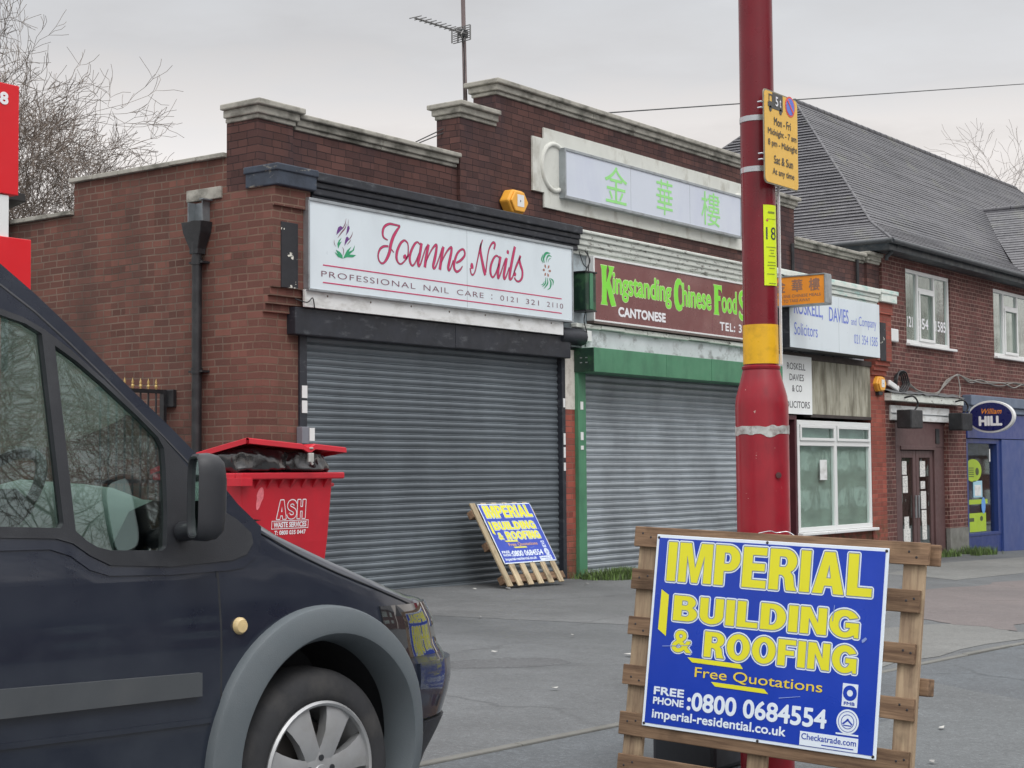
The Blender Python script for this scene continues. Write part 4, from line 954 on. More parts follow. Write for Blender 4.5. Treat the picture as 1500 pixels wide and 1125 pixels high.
        if i == 0:
            a = MB()
            for body, u0, u1 in (('0121', a0+.04, a0+.44), ('354', m1+.10, m1+.55), ('1585', m2+.12, m2+.62)):
                lettering(a, body, (0, .082, 0), XR, ZU, (u0, z0+.30, u1, z0+.50), bold=.02, lift=.001)
            a.pieces('lettering', M_WHITETXT, wo)
    # entrance: surround, doors, canopy, shutter roll, lamps
    br = mat('brown painted timber', C(84, 62, 62), .5, .1, 5, dirt=C(60, 44, 44), damt=.5)
    s = MB()
    s.box(15.46, 17.71, .02, .1, 1.62, 2.05)
    s.box(15.46, 15.66, .02, .12, -.8, 1.62).box(17.25, 17.71, .03, .12, -.8, 1.62)
    s.box(15.66, 17.25, .0, .1, 1.56, 1.63)
    s.build('door_surround', br, H, bevel=.006)
    MB().box(17.28, 17.45, .0, .02, 1.68, 1.95).build('vent_box', M_DARKMETAL, H, bevel=.006)
    for k, (a0, a1) in enumerate(((15.67, 16.44), (16.46, 17.24))):
        f = MB()
        f.box(a0, a0+.13, .06, .11, -.7, 1.55).box(a1-.13, a1, .06, .11, -.7, 1.55).box(a0+.13, a1-.13, .06, .11, 1.42, 1.55).box(a0+.13, a1-.13, .06, .11, -.7, -.18)
        d_ = f.build('door', br, H, bevel=.006)
        MB().box(a0+.12, a1-.12, .08, .086, -.2, 1.43).build('pane', M_GLASS, d_)
        n = MB(); rn = random.Random(k+3)
        for (u, z, w_, h_) in (((.18, 1.12, .2, .24), (.2, .80, .22, .3), (.24, -.12, .2, .5), (.2, -.15, .3, .32)) if k == 0 else ((.2, 1.08, .24, .28), (.22, .86, .2, .14), (.22, .50, .24, .32), (.24, .28, .22, .2), (.26, -.05, .2, .52))):
            n.mark().box(a0+u, a0+u+w_, .072+rn.uniform(0, .003), .077, z, z+h_)
        n.pieces('notice', mat('printed paper notice', C(206, 206, 202), .7, .1, 20, dirt=C(120, 122, 126), damt=.55, dscale=22, streak=.25, lo=.5, hi=.56), d_)
        MB().box((a1-.08 if k == 0 else a0+.03), (a1-.05 if k == 0 else a0+.06), .03, .06, .35, .75).build('handle', M_ALU, d_, bevel=.004)
    MB().tube([(16.36, .085, .42), (16.36, .072, .42)], .045, 12).build('red_light', emit('red lamp', (1, .03, .03), 2.5), H)
    MB().box(15.2, 17.9, -.02, .02, 2.07, 2.33).build('shutter_roll', M_WHITEFASC, H, bevel=.01)
    MB().box(15.2, 17.9, -.035, -.021, 2.19, 2.2).build('shutter_seam', M_ALU, H)
    MB().box(14.98, 18.35, -.13, .01, 2.40, 2.53).build('canopy_board', M_FLAKY, H, bevel=.008)
    cn = MB()
    rows = [[(14.95+i*.17, -.16+.30*t, 2.535+.12*t+.03*mnoise.noise((i*.7, t*3, 1))) for i in range(21)] for t in (0, .25, .5, .75, 1)]
    cn.grid(rows).build('canopy_roof', M_LEAD, H, smooth=60)
    for xx in (15.12, 17.5):
        L = MB().box(xx, xx+.52, -.42, -.15, 1.92, 2.24)
        lo = L.build('floodlight', M_DARKMETAL, H, bevel=.02)
        MB().tube(smooth_pts([(xx+.4, -.14, 2.46), (xx+.4, -.3, 2.48), (xx+.5, -.34, 2.36), (xx+.45, -.3, 2.24)], 5), .016, 8).build('bracket', M_DARKMETAL, lo, smooth=60)
    # cable coil, wires, alarm
    cc = MB()
    for k in range(4):
        rr = .15+.022*k
        cc.tube([(15.55+rr*1.25*math.cos(t*PI/12)+.02*k, -.02-.018*k+.01*math.sin(t), 2.74+rr*.9*math.sin(t*PI/12)) for t in range(25)], .016, 6, caps=False)
    cc.build('cable_coil', M_DARKMETAL, H, smooth=60)
    MB().obox((15.25, -.05, 2.66), ((1, 0, -.25), (0, 1, 0), (.25, 0, 1)), (.42, .06, .10)).build('bulkhead_lamp', M_PVC, H, bevel=.02)
    wr = MB(); rn = random.Random(5)
    for j in range(3):
        pts = [(15.9, -.02-.01*j, 2.72+.02*j), (16.4, -.03, 2.62), (17.2, -.04, 2.60-.02*j), (17.7, -.04, 2.78+.03*j), (18.3, -.04, 2.99-.01*j), (18.9, -.04, 2.86+.03*j)]
        x = 19.5
        while x < 36: pts.append((x, -.03-.01*j, 2.90+rn.uniform(-.06, .05)+.0*j)); x += .62
        wr.tube(smooth_pts(pts, 4), .013, 6)
    wr.tube(smooth_pts([(18.3, -.04, 2.97), (18.25, -.1, 2.75), (18.1, -.14, 2.52)], 4), .012, 6)
    wr.build('cable', mat('grey cable', C(120, 118, 114), .6, .2, 9), H, smooth=60)
    MB().box(15.16, 15.52, -.06, .02, 3.43, 3.66).build('alarm_casing', M_PVC, H, bevel=.02)
    # betting shop front
    BL = mat('deep blue paint', C(42, 58, 116), .4, .06, 3, dirt=C(54, 68, 122), damt=.5, dscale=2)
    BD = mat('navy paint', C(28, 48, 104), .4, .08, 3)
    BV = mat('violet blue panel', C(52, 70, 122), .45, .05, 2, dirt=C(64, 74, 122), damt=.5, dscale=1.2)
    GB = mat('slate blue moulding', C(92, 104, 122), .55, .1, 4)
    q = MB().box(18.67, x1, -.16, .02, 2.42, 2.62).box(18.67, x1, -.11, .02, 2.30, 2.42)
    q.pieces('shop_cornice', GB, H, bevel=.015)
    MB().box(18.67, x1, -.07, .02, 1.80, 2.29).build('shop_fascia', BL, H, bevel=.006)
    MB().box(18.67, 20.55, -.02, .12, -1.2, -.08).build('stall_riser', BD, H, bevel=.01)
    MB().box(20.55, 23.2, -.06, .12, -1.2, 1.79).mark().box(23.2, x1, .0, .12, -1.2, 1.79).pieces('shop_panel', BV, H, bevel=.008)
    fr = MB()
    fr.box(18.67, 18.78, -.03, .10, -.079, 1.79).box(20.35, 20.549, -.03, .10, -.079, 1.79).box(18.78, 20.35, -.03, .1, 1.70, 1.79).box(18.78, 20.35, -.03, .1, -.079, -.02)
    sw = fr.build('shop_window', BD, H, bevel=.006)
    MB().box(18.77, 20.36, .05, .056, -.04, 1.72).build('pane', glass('dark shop glass', (.85, .9, .9), alpha=.06, rough=.03), sw)
    MB().box(18.7, 20.5, .4, .42, -.3, 1.8).build('window_backing', mat('dim blue shop interior', C(52, 66, 92, 1.2), .8, .3, 1.5, dirt=C(90, 110, 110, 1), damt=.5, dscale=1.2), sw)
    LM = mat('lime poster', C(150, 176, 44), .5, .05, 4)
    DK = mat('dark print', C(60, 70, 40), .5, .1, 12)
    st = MB()
    st.prism([(19.22+.44*math.cos(k*PI/16), .04, 1.18+.22*math.sin(k*PI/16)) for k in range(32)], (0, .004, 0))
    st.mark().box(18.85, 19.95, .04, .044, .53, .62).mark().box(18.85, 19.85, .04, .044, -.0, .36)
    st.pieces('poster', LM, sw)
    st = MB()
    for i in range(5): st.box(18.98, 19.24, .037, .039, 1.06+i*.04, 1.075+i*.04)
    st.prism([(19.42+.09*math.cos(k*PI/8), .037, 1.16+.075*math.sin(k*PI/8)) for k in range(16)], (0, .002, 0))
    st.mark().box(18.9, 19.2, .037, .039, .20, .27).prism([(19.6+.08*math.cos(k*PI/8), .037, .25+.05*math.sin(k*PI/8)) for k in range(16)], (0, .002, 0))
    st.pieces('poster_print', DK, sw)
    MB().box(19.2, 19.68, .04, .044, .66, .98).build('card', mat('pale blue card', C(150, 190, 206), .5, .04), sw)
    MB().box(19.27, 19.61, .037, .039, .69, .90).build('card_print', M_WHITEFASC, sw)
    MB().prism([(19.72+.11*math.cos(k*PI/10), .036, .50+.16*math.sin(k*PI/10)) for k in range(20)], (0, .003, 0)).build('sticker', mat('sky blue sticker', C(90, 140, 200), .5, .04), sw)
    MB().box(20.1, 20.15, .036, .044, 1.35, 1.6).build('sticker', M_PVC, sw)
build_house()
def oval_sign():
    X = 18.72
    T = thing('projecting_sign', 'navy oval sign with a white rim sticking out from the blue shop', 'projecting sign', (X, 0, 2.2))
    ell = lambda a, b, n=40: [(a*math.cos(2*PI*k/n), b*math.sin(2*PI*k/n)) for k in range(n)]
    cy, cz = -.50, 2.19
    MB().prism([(X, cy+u, cz+v) for u, v in ell(.455, .305)], (.12, 0, 0)).build('rim', M_PVC, T, bevel=.01)
    MB().prism([(X-.012, cy+u, cz+v) for u, v in ell(.415, .268)], (.144, 0, 0)).build('face', mat('navy sign face', C(28, 32, 84), .3, .06), T, bevel=.004)
    MB().tube([(X+.06, -.02, cz+.1), (X+.06, -.12, cz+.1)], .03, 8).tube([(X+.06, -.02, cz-.1), (X+.06, -.12, cz-.1)], .03, 8).build('bracket', M_DARKMETAL, T)
    a = MB(); lettering(a, 'HILL', (X-.012, cy, cz), (0, -1, 0), ZU, (-.225, -.175, .235, .02), bold=.06, lift=.003)
    a.build('lettering', M_WHITETXT, T)
    a = MB()
    vs, fs = text2d('William', .012)
    w_ = max(p[0] for p in vs); h_ = max(p[1] for p in vs)
    a.add([(X-.0155, cy+.19-(p[0]/w_*.40+p[1]/h_*.03), cz+.055+p[1]/h_*.10) for p in vs], fs)
    a.build('lettering', mat('orange lettering', C(214, 130, 40), .5, .05), T)
oval_sign()

# ------------------------------------------------------------------ ground
def gz(x, y, lift=0): return (x, y, ground_z(x, y)+lift)
M_YARD = asphalt('forecourt asphalt', C(93, 96, 98, 1.0), .7, .14, .6, stains=((-3.1, -6.35, .85, .35, 25, .75, .55), (-2.9, -5.05, .9, .30, -42, .55, .62), (-1.0, -3.2, 1.6, .5, 60, .4, .7), (.6, -6.6, 1.3, .22, 0, .6, .6), (2.6, -.5, 2.2, .28, 0, .6, .6), (-4.2, -5.2, 1.2, .6, 20, .35, 1.3), (-2.0, -7.5, .0001, .0001, 0, 0, 1)), cracks=.4)
M_YARD2 = asphalt('older forecourt asphalt', C(101, 103, 104, 1.0), .6, .1, .55, stains=((3.2, -2.2, 1.6, .4, 10, .45, .7), (4.5, -.35, 2.5, .25, 0, .55, .62), (8.0, -2.6, 2, .3, 20, .4, .7)), cracks=.4)
M_PAVE = asphalt('pavement asphalt', C(86, 91, 95, 1.0), .8, .14, .8, stains=((-4.8, -7.5, 1.2, .35, 8, .6, .6), (-3.2, -8.6, 1.0, .4, 20, .5, .62), (.6, -7.6, 1.2, .3, 0, .6, .55)), cracks=.45)
M_ROAD = asphalt('road asphalt', C(96, 98, 100, 1.0), .5, .1, .5)
M_PINK = asphalt('pinkish asphalt', C(108, 101, 100, 1.0), .5, .08, .5, cracks=.45)
M_SLAB = asphalt('pale concrete ground', C(114, 115, 113, 1.0), .5, .0, .45, cracks=.45)
M_DAMP = asphalt('damp dark asphalt', C(76, 76, 79, 1.0), .5, .15, .3)
M_KERB = mat('concrete edging', C(108, 108, 104, 1.0), .9, .14, 6, dirt=C(78, 78, 74, 1.0), damt=.75, dscale=3, bump=.4)
def ground():
    g = MB()
    N = 40
    xs = [-250, -80, -40] + [-30+i*2.5 for i in range(33)] + [70, 110, 250, 500]
    ys = [-9.72, -9.0, -8.0, -7.0, -6.0, -5, -4, -3, -2, -1, 0, 2, 6, 12, 30, 80, 300]
    g.grid([[gz(x, y) if y < 20 else (x, y, ground_z(x, 12)) for x in xs] for y in ys])
    structure(g.build('ground', M_YARD))
    r = MB(); r.grid([[gz(x, y, -.11) for x in xs] for y in (-60, -30, -18, -9.86)])
    structure(r.build('road', M_ROAD))
    k = MB()
    x = -40.0
    while x < 60:
        p = [gz(x, -9.86, -.2), gz(x, -9.86, .0), gz(x, -9.84, .012), gz(x, -9.72, .012), gz(x, -9.72, -.2)]
        k.prism(p, (.905, 0, -.022*.905)); x += .915
    structure(k.build('kerb', M_KERB))
    p = MB()
    p.grid([[gz(x, y, .004) for x in xs] for y in (-9.72, -9, -8, -7.03)])
    structure(p.build('pavement', M_PAVE))
    e = MB(); x = -30.0; rn = random.Random(2)
    while x < 60:
        h = .008+rn.uniform(0, .010)
        q = [gz(x, -7.03, -.05), gz(x, -7.03, h), gz(x, -6.975, h), gz(x, -6.975, -.05)]
        e.prism(q, (.903, 0, -.022*.903)); x += .91
    structure(e.build('edging', M_KERB, bevel=.006))
    rn = random.Random(7)
    def sheet(name, pts, m, lift, rough=.08, sub=7):
        out = []
        n = len(pts)
        for i in range(n):
            a, b = pts[i], pts[(i+1) % n]
            for j in range(sub):
                t = j/sub
                out.append((a[0]+(b[0]-a[0])*t+rn.uniform(-rough, rough), a[1]+(b[1]-a[1])*t+rn.uniform(-rough, rough)))
        vs, fs = plate2d(out)
        o = MB().add([gz(v[0], v[1], lift) for v in vs], fs).build(name, m)
        return structure(o)
    sheet('asphalt_patch', [(-.45, -.02), (-.30, -2.3), (.05, -3.3), (.35, -4.2), (1.0, -5.3), (3.5, -4.9), (8, -3.2), (12, -1.6), (14.3, -.05)], M_YARD2, .002, .03)
    sheet('reddish_patch', [(3.0, -5.35), (2.4, -6.5), (6, -6.0), (12, -5.7), (18, -5.4), (17, -4.6), (10, -3.9), (6.2, -3.9)], M_PINK, .004, .10)
    sheet('concrete_patch', [(-1.9, -6.9), (2.2, -6.85), (2.9, -5.9), (1.2, -5.55), (-1.2, -5.9)], M_SLAB, .003, .08)
    sheet('concrete_strip', [(9.5, -3.3), (30, -3.3), (30, -1.4), (14, -1.3), (10.2, -2.0)], M_SLAB, .003, .05)
    sheet('concrete_patch', [(-6.2, -8.2), (-3.6, -8.0), (-1.8, -7.5), (-2.4, -8.9), (-5.5, -9.3)], asphalt('worn pavement', C(94, 98, 100, 1.0), .6, .1, .7), .006, .1)
    # shallow hole in the surface: a real dip with a broken rim
    ph = MB(); rows = []
    for i in range(9):
        t = i/8
        ring = []
        for j in range(40):
            a = 2*PI*j/40
            w = 1+.16*mnoise.noise((math.cos(a)*1.4, math.sin(a)*1.4, 3.3))
            rx, ry = .62*t*w, .20*t*w
            z = .007 + (.012*math.exp(-((t-.86)/.12)**2)*(1+.8*mnoise.noise((j*.5, i, 0)))*(1.0 if math.sin(a) > -.2 else .25)) - .006*(1-t)
            x, y = -2.85+rx*math.cos(a)*.72+ry*math.sin(a)*.69, -5.0-rx*math.cos(a)*.69*.6+ry*math.sin(a)*.72
            ring.append(gz(x, y, z if t < 1 else .001))
        rows.append(ring)
    ph.grid(rows, 0, True)
    structure(ph.build('pothole', asphalt('pothole asphalt', C(84, 86, 88, 1.0), .6, .1, .6), smooth=50))
ground()
def litter():
    rn = random.Random(11)
    cols = {'white': mat('litter white', C(160, 160, 156), .7), 'grey': mat('litter grey', C(130, 130, 128), .8), 'lilac': mat('litter lilac', C(110, 98, 140), .7)}
    spots = [(-1.85, -5.35, 1.2, 'white', 'white scrap lying beside the upper edge of the pallet sign'), (-2.2, -6.35, 1.6, 'lilac', 'crumpled lilac wrapper on the damp asphalt patch'),
             (-1.0, -4.3, .5, 'white', 'tiny white scrap on the forecourt seam'), (-3.7, -6.0, .6, 'white', 'tiny white scrap before the van bumper'), (-.2, -2.8, .6, 'grey', 'tiny grey scrap on the seam near the dark shutter'),
             (-2.4, -4.6, .6, 'white', 'tiny white scrap just behind the pothole'), (2.6, -.6, .7, 'white', 'pale scrap at the foot of the dark shutter by the pallet'), (3.0, -.75, 1, 'grey', 'grey scrap under the left foot of the leaning pallet'),
             (4.4, -.85, .9, 'white', 'pale scrap under the slats of the leaning pallet'), (.9, -1.2, 1.0, 'white', 'white scrap on the asphalt before the dark shutter, behind the van nose'),
             (-3.6, -8.25, .6, 'white', 'white scrap on the pavement beside the front pallet'), (-4.6, -8.6, .5, 'grey', 'grey scrap on the pavement at the corner of the front pallet'),
             (6.5, -.62, 1.4, 'white', 'white scrap caught in the grass by the green shutter')]
    for x, y, s, k, lab in spots:
        a = rn.uniform(0, PI); w, h = .036*s, .022*s
        pts = [(x+u*w*math.cos(a)-v*h*math.sin(a), y+u*w*math.sin(a)+v*h*math.cos(a)) for u, v in ((-1, -1), (.2, -1.1), (1, -.7), (.8, 1), (-.7, .8))]
        o = MB().prism([gz(px, py, .013+rn.uniform(0, .012)) for px, py in pts], (0, 0, .002)).build('paper_scrap', cols[k])
        tag(o, lab, 'litter', 'litter scraps on the asphalt')
litter()
def grass_strip(name, segs, n, label):
    rn = random.Random(len(label)); mb = MB()
    for _ in range(n):
        x0, x1, y0, y1, hmax = rn.choice(segs)
        x = rn.uniform(x0, x1); y = rn.uniform(y0, y1)
        if mnoise.noise((x*2.3, y*3.1, 1.7)) < -.12: continue
        h = rn.uniform(.35, 1)*hmax; a = rn.uniform(0, 2*PI); b = rn.uniform(.1, .6)*h; w = rn.uniform(.004, .009)
        z = ground_z(x, y)-.005; dx, dy = math.cos(a), math.sin(a)
        p0 = (x-dy*w, y+dx*w, z); p1 = (x+dy*w, y-dx*w, z); q = (x+dx*b*.4, y+dy*b*.4, z+h*.6); t = (x+dx*b, y+dy*b, z+h)
        mb.add([p0, p1, (q[0]+dy*w*.7, q[1]-dx*w*.7, q[2]), (q[0]-dy*w*.7, q[1]+dx*w*.7, q[2]), t], [(0, 1, 2, 3), (3, 2, 4)], rn.randint(0, 1))
    o = mb.build(name, [mat('grass blade', C(88, 112, 56), .7, .2, 5), mat('dull grass blade', C(70, 84, 52), .7, .2, 5)])
    o['kind'] = 'stuff'; o['label'] = label; o['category'] = 'grass'
    return o
grass_strip('grass', [(5.2, 7.6, -.62, -.05, .11), (5.3, 6.6, -.55, -.1, .15), (7.0, 10.0, -.4, -.02, .09), (5.6, 6.1, -.6, -.3, .17)], 5200, 'low grass growing along the foot of the green shutter')
grass_strip('grass', [(15.8, 19.3, -.5, -.08, .16), (17.2, 18.7, -.6, -.1, .2)], 2600, 'weedy grass at the foot of the brown doors')

# ------------------------------------------------------------------ aerial, wires
def aerial():
    T = thing('roof_aerial', 'grey television aerial on a tall mast behind the stepped parapet', 'aerial', (3.95, .55, 4.0))
    X, Y = 3.95, .55
    MB().tube([(X+.06, Y, 3.95), (X+.03, Y, 5.6), (X-.02, Y, 7.5)], .026, 10).build('mast', mat('rusty grey mast', C(104, 92, 92), .5, .2, 6), T, smooth=40)
    m = mat('dull aerial metal', C(112, 112, 112), .5, .1, 8, metal=.5)
    a = MB()
    z0 = 6.50
    p0, p1 = Vector((X-.02, Y-.05, z0)), Vector((X-.98, Y-.05, z0-.02))
    a.tube([p0, p1], .013, 8)
    for i in range(9):
        c = p0.lerp(p1, .22+i*.096)
        a.tube([c+Vector((0, -.09, .012)), c+Vector((0, .09, .012))], .006, 6)
    a.tube([(X-.16, Y-.12, z0), (X-.20, Y-.12, z0-.05), (X-.16, Y-.1, z0-.09), (X-.12, Y-.02, z0-.05)], .008, 6)
    a.build('boom', m, T, smooth=40)
    g = MB()
    for s, zz in ((1, .10), (-1, -.10)):
        for k in range(4): g.tube([(X-.05, Y-.14, z0+zz*(k/3)*.8+.01*s), (X-.02, Y+.14, z0+zz*(k/3)*.8+.01*s)], .006, 6)
    for yy in (-.14, -.05, .05, .14): g.box(X-.055, X-.04, Y+yy-.006, Y+yy+.006, z0-.09, z0+.09)
    g.build('reflector', m, T)
    MB().box(X-.08, X+.02, Y-.06, Y+.02, z0-.05, z0+.05).build('clamp', M_DARKMETAL, T, bevel=.01)
    MB().tube(smooth_pts([(X-.1, Y-.05, z0-.02), (X-.05, Y-.05, z0-.25), (X-.03, Y-.03, 5.9), (X-.06, Y-.03, 5.3)], 5), .006, 6).build('lead', M_DARKMETAL, T)
aerial()
def wires():
    o = MB().tube([(8.5, 2.0, 6.507), (28.6, 2.0, 10.77), (45, 2, 14.25)], .011, 6).build('overhead_wire', M_DARKMETAL)
    tag(o, 'thin black overhead wire crossing the sky above the roofs', 'wire')
    for k in range(2):
        o = MB().tube([(2.2+k*.1, 1.2, 4.55), (3.25, .3, 5.16+k*.05)], .007, 6).build('roof_wire', M_DARKMETAL)
        tag(o, ('upper' if k else 'lower')+' thin wire running to the small parapet pier', 'wire')
wires()
def gate():
    T = thing('railing_gate', 'dark iron railing gate with gold spear finials beside the flank wall', 'gate', (-.9, 1.35, 0))
    Y = 1.35
    f = MB()
    for z in (.25, 1.15, 2.06): f.box(-.93, -.06, Y-.015, Y+.015, z, z+.04)
    f.box(-.085, -.045, Y-.03, Y+.03, -.1, 2.1)
    xs = [-.16-.102*i for i in range(8)]
    for x in xs: f.tube([(x, Y, .05), (x, Y, 2.12)], .010, 8)
    f.build('railing', M_DARKMETAL, T)
    g = MB()
    for x in xs: g.lathe((x, Y, 2.09), (0, 0, 1), [(0, .0), (0, .012), (.02, .010), (.03, .016), (.05, .016), (.055, .008), (.075, .014), (.12, .0)], 10)
    g.build('finial', mat('gold paint', C(170, 148, 96), .4, .1, metal=.4), T, smooth=60)
gate()
def red_sign():
    T = thing('totem_sign', 'red two panel roadside sign on a white post beyond the van', 'sign', (-5.6, -3.0, 0))
    red = mat('signal red sign panel', C(196, 24, 34), .35, .04, 3)
    MB().box(-6.4, -5.155, -3.04, -2.96, 2.955, 3.635).build('upper_panel', red, T, bevel=.004)
    MB().box(-6.5, -5.065, -3.05, -2.95, 2.30, 2.69).build('lower_panel', red, T, bevel=.004)
    MB().box(-5.32, -5.215, -3.03, -2.97, 2.3, 2.95).build('post', M_PVC, T, bevel=.006)
    MB().box(-6.42, -5.245, -3.0, -2.94, -.1, 2.298).build('lower_post', red, T, bevel=.006)
    a = MB(); lettering(a, '8', (0, -3.04, 0), XR, ZU, (-5.30, 3.50, -5.235, 3.58), bold=.05, lift=.003)
    a.build('lettering', M_WHITETXT, T)
red_sign()

# ------------------------------------------------------------------ bare winter trees
def tree(name, label, base, height, crown, seed, depth=6, twig=1.0, trunk=.25, group='bare winter trees', lean=(0, 0), dens=(6, 6, 5, 5, 4, 3)):
    rn = random.Random(seed)
    T = thing(name, label, 'tree', base, group=group)
    tr, cr = MB(), MB()
    def seg(mb, p, q, r0, r1, n):
        mb.tube([p, q], [r0, r1], n, 0, False)
    def grow(p, d, L, r, lev):
        n = 3 if lev > 1 else 4
        mb = tr if lev <= 1 else cr
        steps = 4 if lev < 3 else 3
        q = Vector(p)
        pts, rs = [tuple(q)], [r]
        nodes = []
        for i in range(steps):
            j = .16 if lev < 2 else .26
            d = (d + Vector((rn.gauss(0, j), rn.gauss(0, j), rn.gauss(0, j)+(.05 if lev > 0 else .0)))).normalized()
            q = q + d*(L/steps)
            pts.append(tuple(q)); rs.append(max(.0048, r*(1-.55*(i+1)/steps)))
            nodes.append((Vector(q), Vector(d), rs[-1], (i+1)/steps))
        mb.tube(pts, rs, 7 if lev == 0 else (5 if lev < 3 else 3), 0, False)
        if lev >= depth: return
        kids = dict(enumerate(dens)).get(lev, 2)
        for k in range(kids):
            t = .28+.72*(k+rn.random()*.8)/kids
            i = min(steps-1, int(t*steps))
            b, bd, br, _ = nodes[i]
            ax = Vector((rn.gauss(0, 1), rn.gauss(0, 1), rn.gauss(0, .7))).normalized()
            side = (ax - bd*ax.dot(bd)).normalized()
            ang = rn.uniform(.45, 1.0)
            nd = (bd*math.cos(ang) + side*math.sin(ang)).normalized()
            grow(b, nd, L*rn.uniform(.50, .74)*crown, br*rn.uniform(.5, .72), lev+1)
        grow(nodes[-1][0], nodes[-1][1], L*.66*crown, nodes[-1][2]*.9, lev+1)
    grow(Vector(base), Vector((lean[0], lean[1], 1)).normalized(), height*.42, trunk, 0)
    bark = mat('bark', C(84, 80, 70, 1.0), .9, .2, 4, dirt=C(74, 82, 60, 1.0), damt=.6)
    twm = mat('twig', C(106, 95, 86, 1.0), .9, .2, 3)
    tr.build('trunk', bark, T, smooth=60); cr.build('branches', twm, T)
    return T

# ------------------------------------------------------------------ lamp column with its plates
PX, PY = -5.416, -8.236
M_POLERED = mat('wet oxblood paint', C(116, 16, 32, 1.0), .3, .1, 6, dirt=C(88, 26, 38, 1.0), damt=.5, dscale=4, streak=5, coat=.15, spec=.4, chip=C(150, 120, 112), cscale=34, clo=.73)
M_POLERED2 = mat('brighter red base paint', C(150, 26, 42, 1.0), .36, .1, 6, dirt=C(104, 30, 40, 1.0), damt=.55, dscale=7, streak=2, coat=.1, spec=.4, chip=C(168, 140, 132), cscale=26, clo=.70)
M_BANDYEL = mat('yellow band paint', C(208, 160, 26), .35, .08, 8, dirt=C(150, 110, 30), damt=.5, dscale=14)
M_STEEL = mat('bright steel strap', C(176, 180, 184), .3, .08, 10, metal=.8)
def lamp_column():
    T = thing('lamp_column', 'dark red lamp column with a yellow band and swollen base behind the pallet sign', 'lamp post', (PX, PY, ground_z(PX, PY)))
    zb = ground_z(PX, PY)
    a = MB().lathe((PX, PY, 0), (0, 0, 1), [(zb-.3, .108), (1.50, .108), (1.535, .104), (1.60, .086), (1.642, .0755), (1.655, .072)], 48)
    a.build('base', M_POLERED2, T, smooth=40)
    MB().lathe((PX, PY, 0), (0, 0, 1), [(1.645, .0765), (1.650, .0785), (1.658, .0785), (1.662, .0715)], 48).build('collar', M_POLERED2, T, smooth=50)
    MB().lathe((PX, PY, 0), (0, 0, 1), [(1.655, .0712), (6.5, .066)], 48).build('shaft', M_POLERED, T, smooth=40)
    MB().lathe((PX, PY, 0), (0, 0, 1), [(1.668, .0713), (1.668, .0726), (1.828, .0724), (1.828, .0711)], 48).build('yellow_band', M_BANDYEL, T, smooth=40)
    tp = MB(); rows = []
    for i in range(4):
        ring = []
        for k in range(60):
            t = 2*PI*k/60
            up = .016+.010*mnoise.noise((math.cos(t)*3, math.sin(t)*3, 0)); dn = .016+.02*max(0, mnoise.noise((math.cos(t)*2.2, math.sin(t)*2.2, 5)))
            z = 1.398 + (-dn, -dn, up, up)[i]
            rr = (.1082, .1096, .1096, .1082)[i]
            ring.append((PX+rr*math.cos(t), PY+rr*math.sin(t), z))
        rows.append(ring)
    tp.grid(rows, 0, True).build('tape_band', mat('scuffed silver tape', C(176, 178, 176), .5, .2, 20, dirt=C(96, 84, 76), damt=.8, dscale=25, metal=.3), T, smooth=40)
    d = Vector((-.72, -.66, 0)).normalized(); e = Vector((d.y, -d.x, 0))
    c = Vector((PX, PY, 1.215)) + d*.1075 - e*.035
    MB().lathe(tuple(c), tuple(d), [(0, .012), (.004, .012), (.005, .0)], 16).build('bolt_head', mat('rusty bolt', C(70, 40, 40), .7, .2), T)
    MB().obox((PX+.06, PY+.115, 1.05), ((1, 0, 0), (0, 1, 0), (0, 0, 1)), (.1, .02, .75)).build('access_door', M_POLERED2, T, bevel=.004)
    return T
lamp_column()
